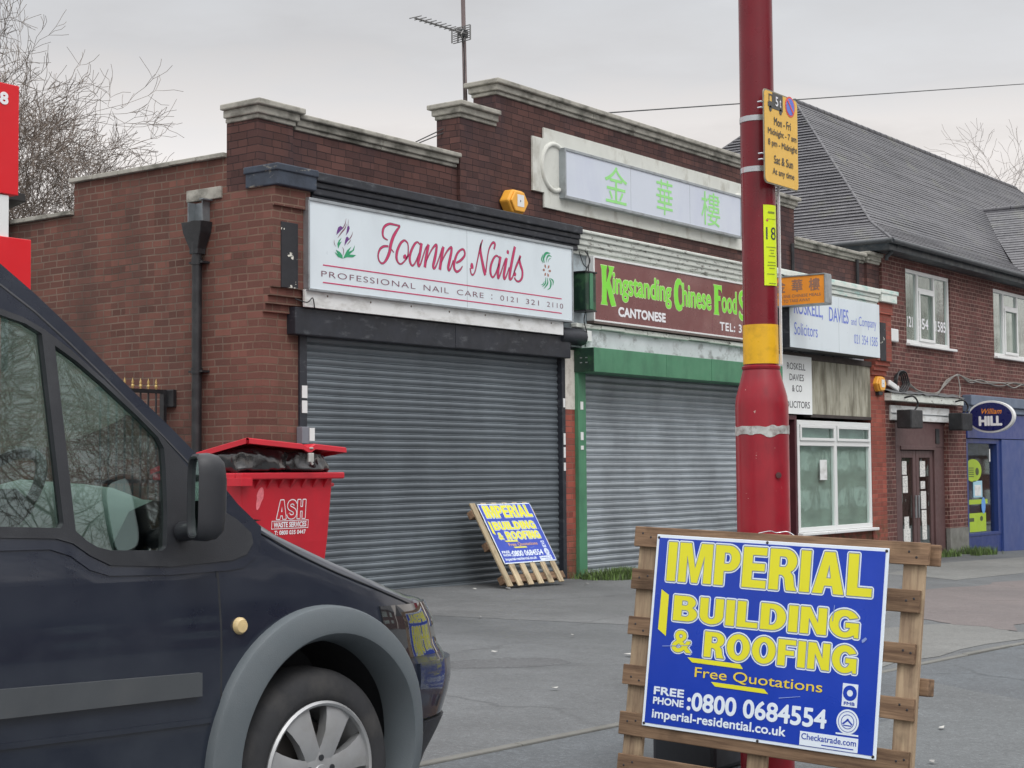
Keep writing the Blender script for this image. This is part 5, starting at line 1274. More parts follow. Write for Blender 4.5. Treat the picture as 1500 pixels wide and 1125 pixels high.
def restriction_plate():
    T = thing('parking_sign', 'yellow lorry parking restriction plate strapped to the red lamp column', 'road sign', (-5.4, -8.33, 2.4))
    x0, x1, z0, z1, y = -5.549, -5.245, 2.391, 2.775, -8.335
    o = []
    for cx, cz, a0 in ((x1-.02, z1-.02, 0), (x0+.02, z1-.02, 90), (x0+.02, z0+.02, 180), (x1-.02, z0+.02, 270)):
        for k in range(5): t = R(a0+k*22.5); o.append((cx+.02*math.cos(t), cz+.02*math.sin(t)))
    MB().prism([(u, y, v) for u, v in o], (0, .004, 0)).build('plate_back', mat('grey plate metal', C(136, 134, 120), .5, .08, metal=.4), T)
    ins = [((u-(x0+x1)/2)*.965+(x0+x1)/2, (v-(z0+z1)/2)*.972+(z0+z1)/2) for u, v in o]
    MB().prism([(u, y-.0015, v) for u, v in ins], (0, .0014, 0)).build('plate_face', mat('yellow reflective face', C(214, 172, 82), .45, .04, 5, dirt=C(190, 150, 70), damt=.3, dscale=6), T)
    K = mat('grey black print', C(74, 74, 72), .5, .06, 10)
    a = MB(); q = y-.003
    def rect(u0, u1, v0, v1): a.box(x0+u0, x0+u1, q, q+.001, z0+v0, z0+v1)
    rect(.075, .165, .312, .378); rect(.042, .0745, .312, .338); rect(.034, .042, .316, .333); rect(.042, .048, .338, .368); rect(.0705, .0745, .338, .368); rect(.048, .0705, .362, .368)
    for u in (.055, .145): a.prism([(x0+u+.012*math.cos(k*PI/8), q, z0+.308+.012*math.sin(k*PI/8)) for k in range(16)], (0, .001, 0))
    for body, u0, u1, v in (('Mon - Fri', .085, .235, .245), ('Midnight - 7 am', .03, .285, .195), ('8 pm - Midnight', .03, .29, .150), ('Sat & Sun', .08, .25, .088), ('At any time', .065, .26, .035)):
        lettering(a, body, (x0, y, z0), XR, ZU, (u0, v, u1, v+.034), bold=.012, lift=.003)
    a.pieces('lettering', K, T)
    a = MB(); lettering(a, '5', (x0, y, z0), XR, ZU, (.098, .325, .122, .365), bold=.02, lift=.0042); lettering(a, 't', (x0, y, z0), XR, ZU, (.134, .325, .148, .360), bold=.02, lift=.0042)
    a.build('lettering', M_WHITETXT, T)
    cu, cv = .232, .345
    a = MB(); a.prism([(x0+cu+.043*math.cos(k*PI/20), q, z0+cv+.043*math.sin(k*PI/20)) for k in range(40)], (0, .001, 0))
    a.obox((x0+cu, q-.0018, z0+cv), ((.707, 0, -.707), (0, 1, 0), (.707, 0, .707)), (.07, .001, .009))
    a.build('roundel_red', mat('roundel red', C(206, 84, 76), .5, .05), T)
    MB().prism([(x0+cu+.035*math.cos(k*PI/20), q-.001, z0+cv+.035*math.sin(k*PI/20)) for k in range(40)], (0, .001, 0)).build('roundel_blue', mat('roundel blue', C(96, 116, 196), .5, .05), T)
    s = MB()
    for z in (2.675, 2.465):
        s.mark().lathe((PX, PY, 0), (0, 0, 1), [(z-.011, .0695), (z-.011, .0722), (z+.011, .0722), (z+.011, .0695)], 40)
        for dz in (-.012, .012): s.tube([(x0-.012, y+.02, z+.03+dz), (x0-.014, y+.004, z+.03+dz), (x0+.02, y+.005, z+.03+dz)], .0035, 6)
        s.box(x0+.10, x0+.13, y+.004, y+.035, z-.008, z+.008)
    s.pieces('strap', M_STEEL, T, smooth=40)
restriction_plate()
def stop_flag():
    T = thing('notice_plate', 'narrow lime yellow notice numbered 18 on the red lamp column', 'notice', (PX+.05, PY-.08, 2.0))
    z0, z1 = 1.985, 2.315
    # curved plate hugging the shaft, on its road side
    rr = .0745
    a0, a1 = R(-138), R(-84)
    cols = [[(PX+rr*math.cos(a0+(a1-a0)*i/10), PY+rr*math.sin(a0+(a1-a0)*i/10), z) for i in range(11)] for z in (z0, z1)]
    MB().grid(cols).build('plate', mat('lime notice', C(196, 216, 30), .4, .03, 5), T, smooth=60)
    MB().box(PX+.038, PX+.044, PY-.076, PY-.066, 1.665, 2.43).build('edge_highlight', M_PVC, T)  # thin white strip standing in for the wet highlight along the shaft edge
    def wrap(mb, body, u0, v0, u1, v1, bold):
        t = MB(); lettering(t, body, (0, 0, 0), XR, ZU, (u0, v0, u1, v1), bold=bold)
        vs = []
        for p in t.v:
            a = a0 + p[0]/rr
            vs.append((PX+(rr+.0012)*math.cos(a), PY+(rr+.0012)*math.sin(a), p[2]))
        mb.add(vs, t.f)
    a = MB(); wrap(a, '18', .010, 2.172, .062, 2.224, .0); a.build('lettering', M_BLACKTXT, T)
    b = MB()
    def bar(u0, u1, v0, v1):
        n = 4
        b.grid([[(PX+(rr+.0011)*math.cos(a0+(u0+(u1-u0)*i/n)/rr), PY+(rr+.0011)*math.sin(a0+(u0+(u1-u0)*i/n)/rr), z) for i in range(n+1)] for z in (v0, v1)])
    bar(.014, .064, 2.256, 2.258)
    for i, (u0, u1) in enumerate(((.010, .062), (.026, .050), (.030, .048), (.020, .058))): bar(u0, u1, 2.140-i*.012, 2.143-i*.012)
    for i, (u0, u1) in enumerate(((.016, .058), (.014, .060), (.022, .052))): bar(u0, u1, 2.078-i*.012, 2.081-i*.012)
    bar(.012, .05, 2.03, 2.033); bar(.02, .058, 1.992, 1.995); bar(.02, .056, 2.280, 2.288)
    b.build('small_print', mat('olive small print', C(120, 132, 50), .6), T)
    c = MB()
    vs = [(.010, 2.254), (.022, 2.254), (.016, 2.244)]
    c.poly([(PX+(rr+.0013)*math.cos(a0+u/rr), PY+(rr+.0013)*math.sin(a0+u/rr), v) for u, v in vs]); c.build('arrow_mark', M_CRIMSON, T)
stop_flag()

# ------------------------------------------------------------------ pallets with the roofing firm's boards
M_BOARDBLUE = mat('royal blue printed board', C(28, 58, 160), .32, .05, 2, dirt=C(44, 74, 186), damt=.4, dscale=1.5)
M_BOARDYEL = mat('yellow print', C(208, 204, 42), .45, .03, 4)
M_BOARDWHITE = mat('white print', C(206, 216, 228), .45, .03, 4)
M_WOODA = wood('weathered pallet wood across', C(146, 120, 96, 1.0), C(100, 79, 64, 1.0), 0)
M_WOODB = wood('pale pallet wood upright', C(172, 152, 126, 1.0), C(130, 110, 92, 1.0), 2)
M_WOODC = wood('pale pallet slats upright', C(196, 182, 152, 1.1), C(154, 134, 110, 1.1), 2)
M_NAIL = mat('nail head', C(60, 58, 60), .5, .2, metal=.6)
def board(T, y, m2, cx=0, cz=0):
    """Printed board 1.02 x 0.765 m facing local -y at distance y."""
    W, H = .51, .3825
    B = MB().box(cx-W, cx+W, y, y+.005, cz-H, cz+H).build('sign_board', M_BOARDWHITE, T, local=True, bevel=.002)
    f = MB().box(cx-W+.013, cx+W-.013, y-.0012, y-.0002, cz-H+.013, cz+H-.013)
    f.build('printed_face', M_BOARDBLUE, B, local=True)
    O = (cx, y-.0012, cz)
    def tx(mb, body, box, bold, lift, ref=None, spacing=1.0): lettering(mb, body, O, XR, ZU, box, bold=bold, lift=lift, ref=ref, spacing=spacing)
    big = (('IMPERIAL', (-.448, .199, .452, .355)), ('BUILDING', (-.402, .045, .410, .144)), ('&', (-.402, -.084, -.300, .012)), ('ROOFING', (-.246, -.084, .410, .014)))
    a = MB()
    def cap(mb, body, bx, g, l):
        if body == '&': tx(mb, body, (bx[0]+.008, bx[1]+.007, bx[2]-.008, bx[3]-.007), .02+g*7, l, ref=.0)
        else: block_text(mb, body, O, XR, ZU, bx, g, 0, l)
    for body, bx in big: cap(a, body, bx, .0085, .0004)
    a.pieces('lettering_outline', M_BOARDWHITE, B, local=True)
    a = MB()
    for body, bx in big: cap(a, body, bx, .0036, .0009)
    a.pieces('lettering_keyline', mat('slate keyline', C(110, 122, 150), .5), B, local=True)
    a = MB()
    for body, bx in big: cap(a, body, bx, 0, .0015)
    for q in ([(-.466, .163), (-.429, .143), (-.428, -.021), (-.468, .004)], [(-.319, -.094), (-.079, -.097), (-.064, -.115), (-.296, -.112)], [(-.203, -.178), (.034, -.180), (.053, -.197), (-.183, -.194)]):
        vs, fs = plate2d(q); a.mark().add([(O[0]+p[0], O[1]-.0016, O[2]+p[1]) for p in vs], fs)
    a.pieces('lettering', M_BOARDYEL, B, local=True)
    a = MB()
    tx(a, 'Free Quotations', (-.279, -.174, .279, -.128), .004, .0022); a.build('lettering', m2, B, local=True)
    a = MB()
    tx(a, 'FREE', (-.464, -.2545, -.321, -.222), .04, .0012); tx(a, 'PHONE', (-.464, -.292, -.319, -.2625), .04, .0012)
    tx(a, ':0800 0684554', (-.305, -.299, .305, -.226), .03, .0012); tx(a, 'imperial-residential.co.uk', (-.464, -.357, .139, -.310), .026, .0012)
    for x0, x1, z0, z1 in ((.361, .423, -.206, -.122), (.199, .437, -.367, -.316)): a.mark().box(O[0]+x0, O[0]+x1, O[1]-.0012, O[1], O[2]+z0, O[2]+z1)
    def ring(mb, cx_, cz_, r0, r1, l):
        o = [(cx_+r1*math.cos(k*PI/16), cz_+r1*math.sin(k*PI/16)) for k in range(32)]; i = [(cx_+r0*math.cos(k*PI/16), cz_+r0*math.sin(k*PI/16)) for k in range(32)]
        vs, fs = plate2d(o, [i] if r0 > 0 else []); mb.add([(O[0]+p[0], O[1]-l, O[2]+p[1]) for p in vs], fs)
    a.mark(); ring(a, .390, -.260, .0, .045, .0012); a.box(O[0]+.345, O[0]+.436, O[1]-.0012, O[1], O[2]-.309, O[2]-.303)
    a.pieces('white_print', M_BOARDWHITE, B, local=True)
    a = MB()
    ring(a, .392, -.156, .012, .028, .0018); tx(a, 'FMB', (.370, -.200, .414, -.188), .03, .0018)
    a.mark(); ring(a, .390, -.260, .024, .0265, .0018); ring(a, .390, -.260, .036, .038, .0018)
    a.box(O[0]+.374, O[0]+.406, O[1]-.0018, O[1]-.0012, O[2]-.276, O[2]-.272)
    for s in (-1, 1): a.obox((O[0]+.390+s*.008, O[1]-.0016, O[2]-.260), ((1, 0, s*1.2), (0, 1, 0), (-s*1.2, 0, 1)), (.006, .0006, .03))
    tx(a, 'Checkatrade.com', (.206, -.345, .430, -.322), .01, .0018)
    a.box(O[0]+.29, O[0]+.42, O[1]-.0018, O[1]-.0012, O[2]-.359, O[2]-.355)
    a.pieces('blue_print', M_BOARDBLUE, B, local=True)
    a = MB()
    for q in ([(.425, .040), (.440, .052), (.447, .046), (.436, .034), (.428, .030)], [(-.44, -.06), (-.30, -.045), (-.30, -.047), (-.44, -.063)], [(.10, -.205), (.19, -.19), (.19, -.192), (.10, -.208)], [(.30, .10), (.305, .16), (.308, .158), (.303, .10)]):
        vs, fs = plate2d(q); a.mark().add([(O[0]+p[0], O[1]-.0026, O[2]+p[1]) for p in vs], fs)
    a.pieces('scuff', mat('pale board scuff', C(120, 138, 190), .6), B, local=True)
    n = MB()
    for u, v in ((-.5, .37), (0, .376), (.5, .372), (-.5, -.372), (.02, -.377), (.498, -.372)): n.mark().lathe((cx+u, y-.0005, cz+v), (0, -1, 0), [(0, .006), (.002, .005), (.003, 0)], 10)
    n.pieces('screw', M_NAIL, B, local=True)
    return B
def frame_mtx(x, ydir_n, z, c):
    return Matrix(((x[0], ydir_n[0], z[0], c[0]), (x[1], ydir_n[1], z[1], c[1]), (x[2], ydir_n[2], z[2], c[2]), (0, 0, 0, 1)))
def pallet_front():
    m = frame_mtx((-.04647, -.99837, -.03304), (.99161, -.0421, -.1222), (.12065, -.03844, .99195), (-5.7530, -8.3877, .5831))
    base = m @ Vector((0, .07, -.585))
    T = thing('pallet_sign', 'wooden pallet with a blue roofing board leaning on the red lamp column', 'pallet sign', mtx=m @ Matrix.Translation((0, 0, -.585)))
    D = .585
    rn = random.Random(3)
    zs = [.37, .197, .008, -.19, -.384, -.545]; hs = [.082, .083, .074, .080, .092, .08]
    for i, (z, h) in enumerate(zip(zs, hs)):
        x0 = -.622+rn.uniform(-.006, .004); x1 = .632+rn.uniform(-.004, .008)
        if i == 0: x1 = .66
        o = MB().box(x0, x1, .006, .026, z+D-h/2, z+D+h/2)
        o.build('slat', M_WOODA, T, local=True, bevel=.003)
    for x, w_ in ((-.565, .092), (.007, .086), (.598, .085)):
        MB().box(x-w_/2, x+w_/2, .0265, .046, -.02, D+.385).build('stringer', M_WOODB, T, local=True, bevel=.003)
    MB().box(-.58, .685, .047, .066, .372+D-.042, .372+D+.036).build('slat', M_WOODA, T, local=True, bevel=.003)
    MB().box(.59, .672, .047, .10, -.105+D-.033, -.105+D+.03).build('block', M_WOODA, T, local=True, bevel=.004)
    n = MB()
    for z in zs:
        for x in (-.585, -.545, .585, .615): n.mark().lathe((x, .006, z+D+rn.uniform(-.02, .02)), (0, -1, 0), [(0, .005), (.001, .004), (.0015, 0)], 8)
    n.pieces('nail', M_NAIL, T, local=True)
    MB().tube(smooth_pts([(-.06, .03, D+.412), (-.02, .05, D+.424), (.02, .03, D+.418), (.05, .06, D+.426), (.09, .05, D+.41)], 5), .002, 6).build('tie_wire', M_STEEL, T, local=True)
    board(T, -.0005, mat('yellow orange print', C(214, 190, 60), .45, .03, 4), 0, D)
pallet_front()
def pallet_back():
    # leans 30 degrees back on the shutter
    c = (3.66, -.392, .524)
    x = Vector((1, .004, -.006)).normalized(); n = Vector((-.006, .863, -.506)).normalized(); z = x.cross(n)
    m = frame_mtx(x, n, z, c) @ Matrix.Translation((0, 0, -.63))
    T = thing('pallet_sign', 'pallet with a faded blue roofing board propped steeply against the dark shutter', 'pallet sign', mtx=m)
    D = .63
    for i in range(6):
        x0 = -.545+i*.2
        MB().box(x0-.047, x0+.047, .007, .026, .0, 1.05).build('slat', M_WOODC, T, local=True, bevel=.003)
    for zz in (.10, .52, .93):
        MB().box(-.6, .6, .0265, .10, zz-.045, zz+.045).build('stringer', M_WOODA, T, local=True, bevel=.004)
    board(T, .0005, mat('amber print', C(208, 160, 92), .45, .03, 4), .03, D+.02)
    return T
pallet_back()
def back_box():
    x, y = -5.30, -7.86
    z = ground_z(x, y)
    T = thing('ballast_box', 'dark box standing behind the pallet beside the lamp column', 'box', (x, y, z))
    MB().box(x-.15, x+.15, y-.15, y+.15, z+.004, z+.30).build('body', mat('dark plastic', C(44, 48, 54), .6, .15, 8), T, bevel=.02)
    MB().box(x-.16, x+.16, y-.16, y+.16, z+.285, z+.315).build('lid', mat('dark plastic', C(44, 48, 54), .6, .15, 8), T, bevel=.01)
back_box()

# ------------------------------------------------------------------ red wheeled bin with bags
def bin_():
    red = mat('red bin plastic', C(186, 30, 46, 1.1), .42, .06, 5, dirt=C(158, 34, 46), damt=.5, dscale=4, streak=2.5)
    zg = ground_z(-.85, -.6)
    T = thing('wheeled_bin', 'large red four wheeled bin with its lid propped up by black bags', 'bin', (-.85, -.62, zg))
    x0, x1, y0, y1, zt, zb = -1.41, -.25, -1.15, -.12, 1.22, .22
    t = .045
    rows = []
    for z, ins in ((zb, .10), (zb+.02, .09), (.62, .045), (1.10, .008), (zt, 0)):
        rows.append([(x0+ins, y0+ins, z), (x1-ins*.5, y0+ins, z), (x1-ins*.5, y1-ins, z), (x0+ins, y1-ins, z)])
    for z, ins in ((zt, .03), (.5, .1)):
        rows.append([(x0+ins, y0+ins, z), (x1-ins, y0+ins, z), (x1-ins, y1-ins, z), (x0+ins, y1-ins, z)])
    b = MB().grid(rows, 0, True); b.poly(rows[0]); b.poly(rows[-1])
    body = b.build('body', red, T, bevel=.02, seg=3)
    rim = MB()
    rim.box(x0-.05, x1+.10, y0-.06, y0+.03, 1.185, 1.245).box(x0-.05, x1+.10, y1-.02, y1+.05, 1.185, 1.245)
    rim.box(x0-.05, x0+.03, y0+.031, y1-.021, 1.185, 1.245).box(x1-.02, x1+.10, y0+.031, y1-.021, 1.185, 1.245)
    rim.build('rim', red, T, bevel=.014, seg=3)
    h = MB()
    h.box(x0-.075, x0+.06, y0-.075, y0-.055, 1.13, 1.2).box(x0-.075, x0-.05, y0-.055, y0+.1, 1.13, 1.2)
    h.tube([(x1+.02, y0+.1, 1.13), (x1+.11, y0+.1, 1.13), (x1+.11, y1-.1, 1.13), (x1+.02, y1-.1, 1.13)], .018, 8)
    h.build('handle', red, T, bevel=.006)
    rb = MB()
    for i in range(7):
        x = x0+.18+i*.145
        rb.prism([(x-.018, y0-.001, 1.185), (x+.018, y0-.001, 1.185), (x, y0+.004, 1.09)], (0, .02, 0)) if False else rb.mark().prism([(x-.012, y0-.05, 1.186), (x-.012, y0+.012, 1.186), (x-.012, y0+.012, 1.10)], (.024, 0, 0))
    rb.pieces('rim_bracket', red, T)
    # lid: hinge low at the back, front edge lifted on the bags and twisted
    rows = []
    nx, ny = 24, 10
    def lidpt(u, v):
        x = x0-.06+(x1+.08-x0)*u
        y = (y1+.05) + (y0-.13-(y1+.05))*v
        fz = 1.545-.085*u - (.02 if abs(u-.62) < .045 else 0)
        if u > .65: fz += .012
        bz = 1.285
        dome = .05*math.sin(PI*v)*(math.sin(PI*u)**.6 if 0 < u < 1 else 0)
        return x, y, bz+(fz-bz)*(v**.85)+dome
    for j in range(ny+1): rows.append([lidpt(i/nx, j/ny) for i in range(nx+1)])
    top = rows
    L = MB().grid(top)
    L.grid([[(x, y, z-.018) for x, y, z in r] for r in top])
    fr = top[-1]
    L.grid([[(x, y, z) for x, y, z in fr], [(x, y-.02, z-.008) for x, y, z in fr], [(x, y-.024, z-.048) for x, y, z in fr], [(x, y-.008, z-.052) for x, y, z in fr], [(x, y, z-.018) for x, y, z in fr]])
    for k in (0, -1):
        e = [r[k] for r in top]; s = -.012 if k == 0 else .012
        L.grid([[(x, y, z) for x, y, z in e], [(x+s, y, z-.006) for x, y, z in e], [(x+s, y, z-.05) for x, y, z in e], [(x, y, z-.018) for x, y, z in e]])
    L.build('lid', red, T, smooth=40)
    q = lidpt(.62, 1.0)
    lk = MB().box(q[0]-.035, q[0]+.03, q[1]-.03, q[1]-.012, q[2]-.135, q[2]-.055).box(q[0]-.02, q[0]+.02, q[1]-.034, q[1]-.01, q[2]-.02, q[2]-.005).tube([(q[0], q[1]-.02, q[2]-.12), (q[0]+.02, q[1]-.02, q[2]-.16)], .012, 8)
    lk.build('lid_lock', mat('dull zinc', C(176, 176, 172), .4, .15, 20, metal=.3), T, bevel=.004)
    fx = lambda z: y0+.045*(1.10-z)/.48*.82+.008*(1-(z-.62)/.48) if z < 1.1 else y0
    # print on the front, following its slight taper
    fr_m = MB()
    sl = (.045-.008)/.48
    upv = Vector((0, -sl, 1)).normalized(); org = Vector((0, y0+.045, .62))
    a = MB()
    S_ = [(.86, .74), (.74, .86), (.5, .91), (.25, .85), (.16, .72), (.24, .59), (.5, .51), (.76, .42), (.85, .27), (.75, .14), (.5, .09), (.24, .13), (.12, .27)]
    nrm = Vector(XR).cross(upv)
    for nm, g, l, mm in (('lettering', .009, .003, M_WHITETXT), ('lettering_core', 0, .0045, red)):
        a = MB()
        block_text(a, 'A', tuple(org), XR, upv, (-.955, .215, -.838, .380), g, 0, l)
        block_text(a, 'H', tuple(org), XR, upv, (-.695, .215, -.595, .380), g, 0, l)
        a.mark(); brush(a, [(-.826+.118*u, .215+.165*v, .030+2*g) for u, v in S_], lambda u, v: tuple(org+Vector(XR)*u+upv*v+nrm*l), k=4)
        a.pieces(nm, mm, T)
    a = MB()
    nn = Vector(XR).cross(upv)
    def strip(u0, v0, u1, v1, l, mm):
        a.poly([tuple(org+Vector(XR)*u+upv*v+nn*l) for u, v in ((u0, v0), (u1, v0), (u1, v1), (u0, v1))])
    a.mark()
    for s_ in ((-1.015, .125, -.545, .131), (-1.015, .194, -.545, .200), (-1.015, .131, -1.009, .194), (-.551, .131, -.545, .194)): strip(*s_, .003, 0)
    lettering(a, 'WASTE SERVICES', tuple(org), XR, upv, (-.99, .137, -.57, .188), bold=.04, lift=.003)
    lettering(a, 'T: 0800 035 0447', tuple(org), XR, upv, (-.975, .073, -.575, .112), bold=.03, lift=.003)
    a.pieces('lettering', M_WHITETXT, T)
    a = MB(); pts = [(-1.18+.045*math.cos(k*PI/10)*(1 if k < 10 else .7)+.02*math.sin(k*PI/10), .40+.10*math.sin(k*PI/10)) for k in range(20)]
    a.poly([tuple(org+Vector(XR)*u+upv*v+nn*.002) for u, v in pts]); a.build('scuff', mat('pale scuff', C(206, 110, 118), .7, .2, 30), T)
    for i, (wx, wy) in enumerate(((x0+.2, y0+.2), (x1-.2, y0+.2), (x0+.2, y1-.2), (x1-.2, y1-.2))):
        z = ground_z(wx, wy)
        w = MB().lathe((wx-.025, wy, z+.09), (1, 0, 0), [(0, .02), (0, .085), (.01, .09), (.04, .09), (.05, .085), (.05, .02)], 20)
        wo = w.build('wheel', M_DARKMETAL, T, smooth=40)
        MB().box(wx-.04, wx+.04, wy-.03, wy+.03, z+.16, zb).build('fork', M_STEEL, wo)
bin_()
def bag(label, c, r, seed):
    bm = bmesh.new(); bmesh.ops.create_icosphere(bm, subdivisions=5, radius=1)
    sv = Vector((seed*3.7, seed, 0))
    for v in bm.verts:
        p = v.co.copy(); p.y = math.copysign(abs(p.y)**.6, p.y); p.z = math.copysign(abs(p.z)**.6, p.z)
        k = 1+.16*mnoise.noise(p*1.3+sv)
        # gathered folds running up towards the knot
        ang = math.atan2(p.y, p.x)
        fold = mnoise.noise(Vector((math.cos(ang)*3.2+p.z*.8, math.sin(ang)*3.2+p.z*1.3, seed)))
        k += .05*fold + .012*mnoise.noise(p*5+sv) - .05*abs(mnoise.noise(Vector((p.x*4+p.z*2, p.z*2.2, p.y*4+seed))))
        if p.z < -.55: p.z = -.55+(p.z+.55)*.2
        q = Vector((c[0]+p.x*k*r[0], c[1]+p.y*k*r[1], c[2]+p.z*k*r[2]))
        if q.z < 1.262: q.y = max(q.y, -1.085)       # held in by the bin's front wall below the rim
        lv = max(0, min(1, (-.07-q.y)/1.21)); lu = (q.x+1.47)/1.30
        lid = 1.285+(1.545-.085*lu-1.285)*lv**.85-.045
        if q.z > lid: q.z = lid-.25*(q.z-lid)*.2
        v.co = q
    o = MB()
    bm.verts.index_update()
    o.add([tuple(v.co) for v in bm.verts], [[v.index for v in f.verts] for f in bm.faces]); bm.free()
    s = NT('black bin bag'+str(seed)); pos = s.n('ShaderNodeTexCoord').outputs['Object']
    s.b.inputs['Base Color'].default_value = (.012, .013, .016, 1); s.b.inputs['Roughness'].default_value = .2; s.b.inputs['Specular IOR Level'].default_value = 1.0; s.b.inputs['Coat Weight'].default_value = .6; s.b.inputs['Coat Roughness'].default_value = .12
    w1 = s.noise(s.scl(pos, (4, 4, 1.5)), 3.5, 4, .6); w2 = s.noise(s.scl(pos, (1.5, 4, 5)), 6, 3)
    s.l(s.bump(w1, .6, .014, s.bump(w2, .3, .004)), s.b.inputs['Normal'])
    ob = o.build('bin_bag', s.m, smooth=180)
    tag(ob, label, 'bin bag')
bag('full black bin bag under the higher corner of the raised red lid', (-1.07, -.90, 1.35), (.36, .27, .19), 1)
bag('full black bin bag beside the zinc lock of the red lid', (-.53, -.90, 1.34), (.33, .27, .19), 4)

# ------------------------------------------------------------------ dark blue van, nose to the right
def interp(tab, x):
    if x <= tab[0][0]: return tab[0][1]
    for (a, p), (b, q) in zip(tab, tab[1:]):
        if x <= b: return p + (q-p)*(x-a)/(b-a)
    return tab[-1][1]
def paint(name, col):
    s = NT(name)
    pos = s.n('ShaderNodeTexCoord').outputs['Object']
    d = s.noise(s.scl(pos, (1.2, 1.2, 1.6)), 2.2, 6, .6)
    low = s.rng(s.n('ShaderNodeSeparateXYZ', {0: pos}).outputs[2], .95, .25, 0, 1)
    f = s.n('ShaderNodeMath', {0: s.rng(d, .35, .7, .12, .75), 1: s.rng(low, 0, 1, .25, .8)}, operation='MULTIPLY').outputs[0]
    c = s.mixc(f, col, C(66, 73, 82, 1.0))  # grey film: dust, plus windscreen glare haze mixed into the colour
    s.l(c, s.b.inputs['Base Color'])
    s.l(s.rng(f, 0, .5, .24, .5), s.b.inputs['Roughness'])
    s.b.inputs['Coat Weight'].default_value = .9; s.b.inputs['Coat Roughness'].default_value = .06
    s.l(s.rng(f, 0, .5, .03, .13), s.b.inputs['Coat Roughness'])
    s.b.inputs['Specular IOR Level'].default_value = .5
    return s.m
def van():
    vx = Vector((.99752, -.06722, -.02094)).normalized(); vy = Vector((.06723, .99774, 0)).normalized(); vz = vx.cross(vy)
    m = frame_mtx(vx, vy, vz, (-7.8247, -8.0300, .0415))
    T = thing('parked_van', 'dark navy blue panel van with grey wheel arch trim and alloy wheels', 'van', mtx=m)
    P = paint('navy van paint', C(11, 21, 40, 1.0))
    TR = mat('grey textured arch plastic', C(92, 100, 105, 1.0), .55, .06, 6, dirt=C(100, 106, 110, 1.0), damt=.5, dscale=5, bump=.2, bscale=300)
    MO = mat('grey side moulding plastic', C(70, 74, 78, 1.0), .55, .08, 6, dirt=C(80, 82, 84, 1.0), damt=.5, dscale=5)
    BK = mat('black trim plastic', C(40, 42, 47, 1.0), .5, .12, 6, dirt=C(72, 74, 78, 1.0), damt=.4, dscale=5, bump=.15, bscale=300)
    RUB = mat('tyre rubber', C(46, 47, 50, 1.0), .8, .12, 8, dirt=C(78, 76, 74, 1.0), damt=.5, dscale=6, bump=.2, bscale=60)
    LIN = mat('wheel arch liner', C(44, 46, 50, 1.0), .9, .2, 6)
    ALL = mat('silver alloy', C(176, 178, 180, 1.0), .38, .05, 8, dirt=C(136, 132, 126, 1.0), damt=.4, dscale=8, metal=.5)
    HUBZ = .315; W = .90; YC = .90; X0 = .1; NE = 3.2
    Ltab = [(.18, .62), (.25, .68), (.31, .715), (.41, .815), (.50, .865), (.56, .88), (.61, .868), (.64, .80), (.74, .765), (.83, .685), (.90, .60), (1.1, .45)]
    btab = [(.2, .035), (.35, .012), (.55, .0), (.75, .004), (.9, .022), (1.1, .055)]
    ztab = [(-3.3, 1.005), (-.93, 1.005), (-.86, .985), (-.80, .945), (-.75, .932), (-.52, .932), (-.46, .955), (-.42, 1.0), (-.35, 1.085), (-.28, 1.088), (-.21, 1.055), (-.14, 1.018), (-.08, .995), (.06, .940), (.18, .900), (.33, .850), (.42, .822), (.60, .80), (.9, .79)]
    RR = .055
    def rnd_at(x): return interp([(-.5, .004), (-.30, .055)], x)
    cols = []
    xs = [-3.25+i*.25 for i in range(9)] + [-1.1, -1.0, -.93, -.86, -.80, -.75, -.70, -.62, -.56, -.50, -.46, -.42, -.385, -.35, -.28, -.21, -.15, -.08, 0, .05]
    for x in xs: cols.append(('s', x, 1))
    nphi = 28
    for i in range(2*nphi+1): cols.append(('n', math.pi/2 - math.pi*i/(2*nphi), 0))
    for x in xs[::-1]: cols.append(('s', x, -1))
    def plan(c, z, inset=0.0, out=0.0):
        b = interp(btab, z)
        if c[0] == 's':
            y = b+inset-out
            return (c[1], y if c[2] == 1 else 2*YC-y)
        ph = c[1]; L = interp(Ltab, z); w = YC-b
        cx, sx = max(0, math.cos(ph)), math.sin(ph)
        x = X0+(L-X0-inset+out)*cx**(2/NE)
        y = YC-(w-inset+out)*math.copysign(abs(sx)**(2/NE), sx)
        return (x, y)
    def ztop(c):
        x = c[1] if c[0] == 's' else plan(c, .8)[0]
        return interp(ztab, x)
    rows = []
    nr = 16
    for r in range(nr+1):
        t = r/nr; row = []
        for c in cols:
            zt = ztop(c)-rnd_at(plan(c, .8)[0]); z = .22+(zt-.22)*t
            x, y = plan(c, z); row.append((x, y, z))
        rows.append(row)
    for k in (1, 2, 3):
        a = k/3*PI/2; row = []
        for c in cols:
            rr_ = rnd_at(plan(c, .8)[0])
            zt = ztop(c); ins = rr_*(1-math.cos(a)); z = zt-rr_+rr_*math.sin(a)
            x, y = plan(c, zt-rr_, ins); row.append((x, y, z))
        rows.append(row)
    b = MB(); b.grid(rows)
    top = rows[-1]; n = len(cols); half = n//2
    ntr = 10
    cap = []
    for i in range(half+1):
        p, q = top[i], top[n-1-i]; rr = []
        for k in range(ntr+1):
            t = k/ntr
            cr = .035*(1-(2*t-1)**2) if p[0] > -.5 else .0
            rr.append((p[0]+(q[0]-p[0])*t, p[1]+(q[1]-p[1])*t, p[2]+(q[2]-p[2])*t+cr))
        cap.append(rr)
    b.grid(cap)
    bot = rows[0]
    b.grid([[tuple(bot[i]), ((bot[i][0]+bot[n-1-i][0])/2, YC, bot[i][2]), tuple(bot[n-1-i])] for i in range(half+1)])
    # tail
    b.grid([[r[0], ((r[0][0]+r[-1][0])/2, YC, r[0][2]), r[-1]] for r in rows])
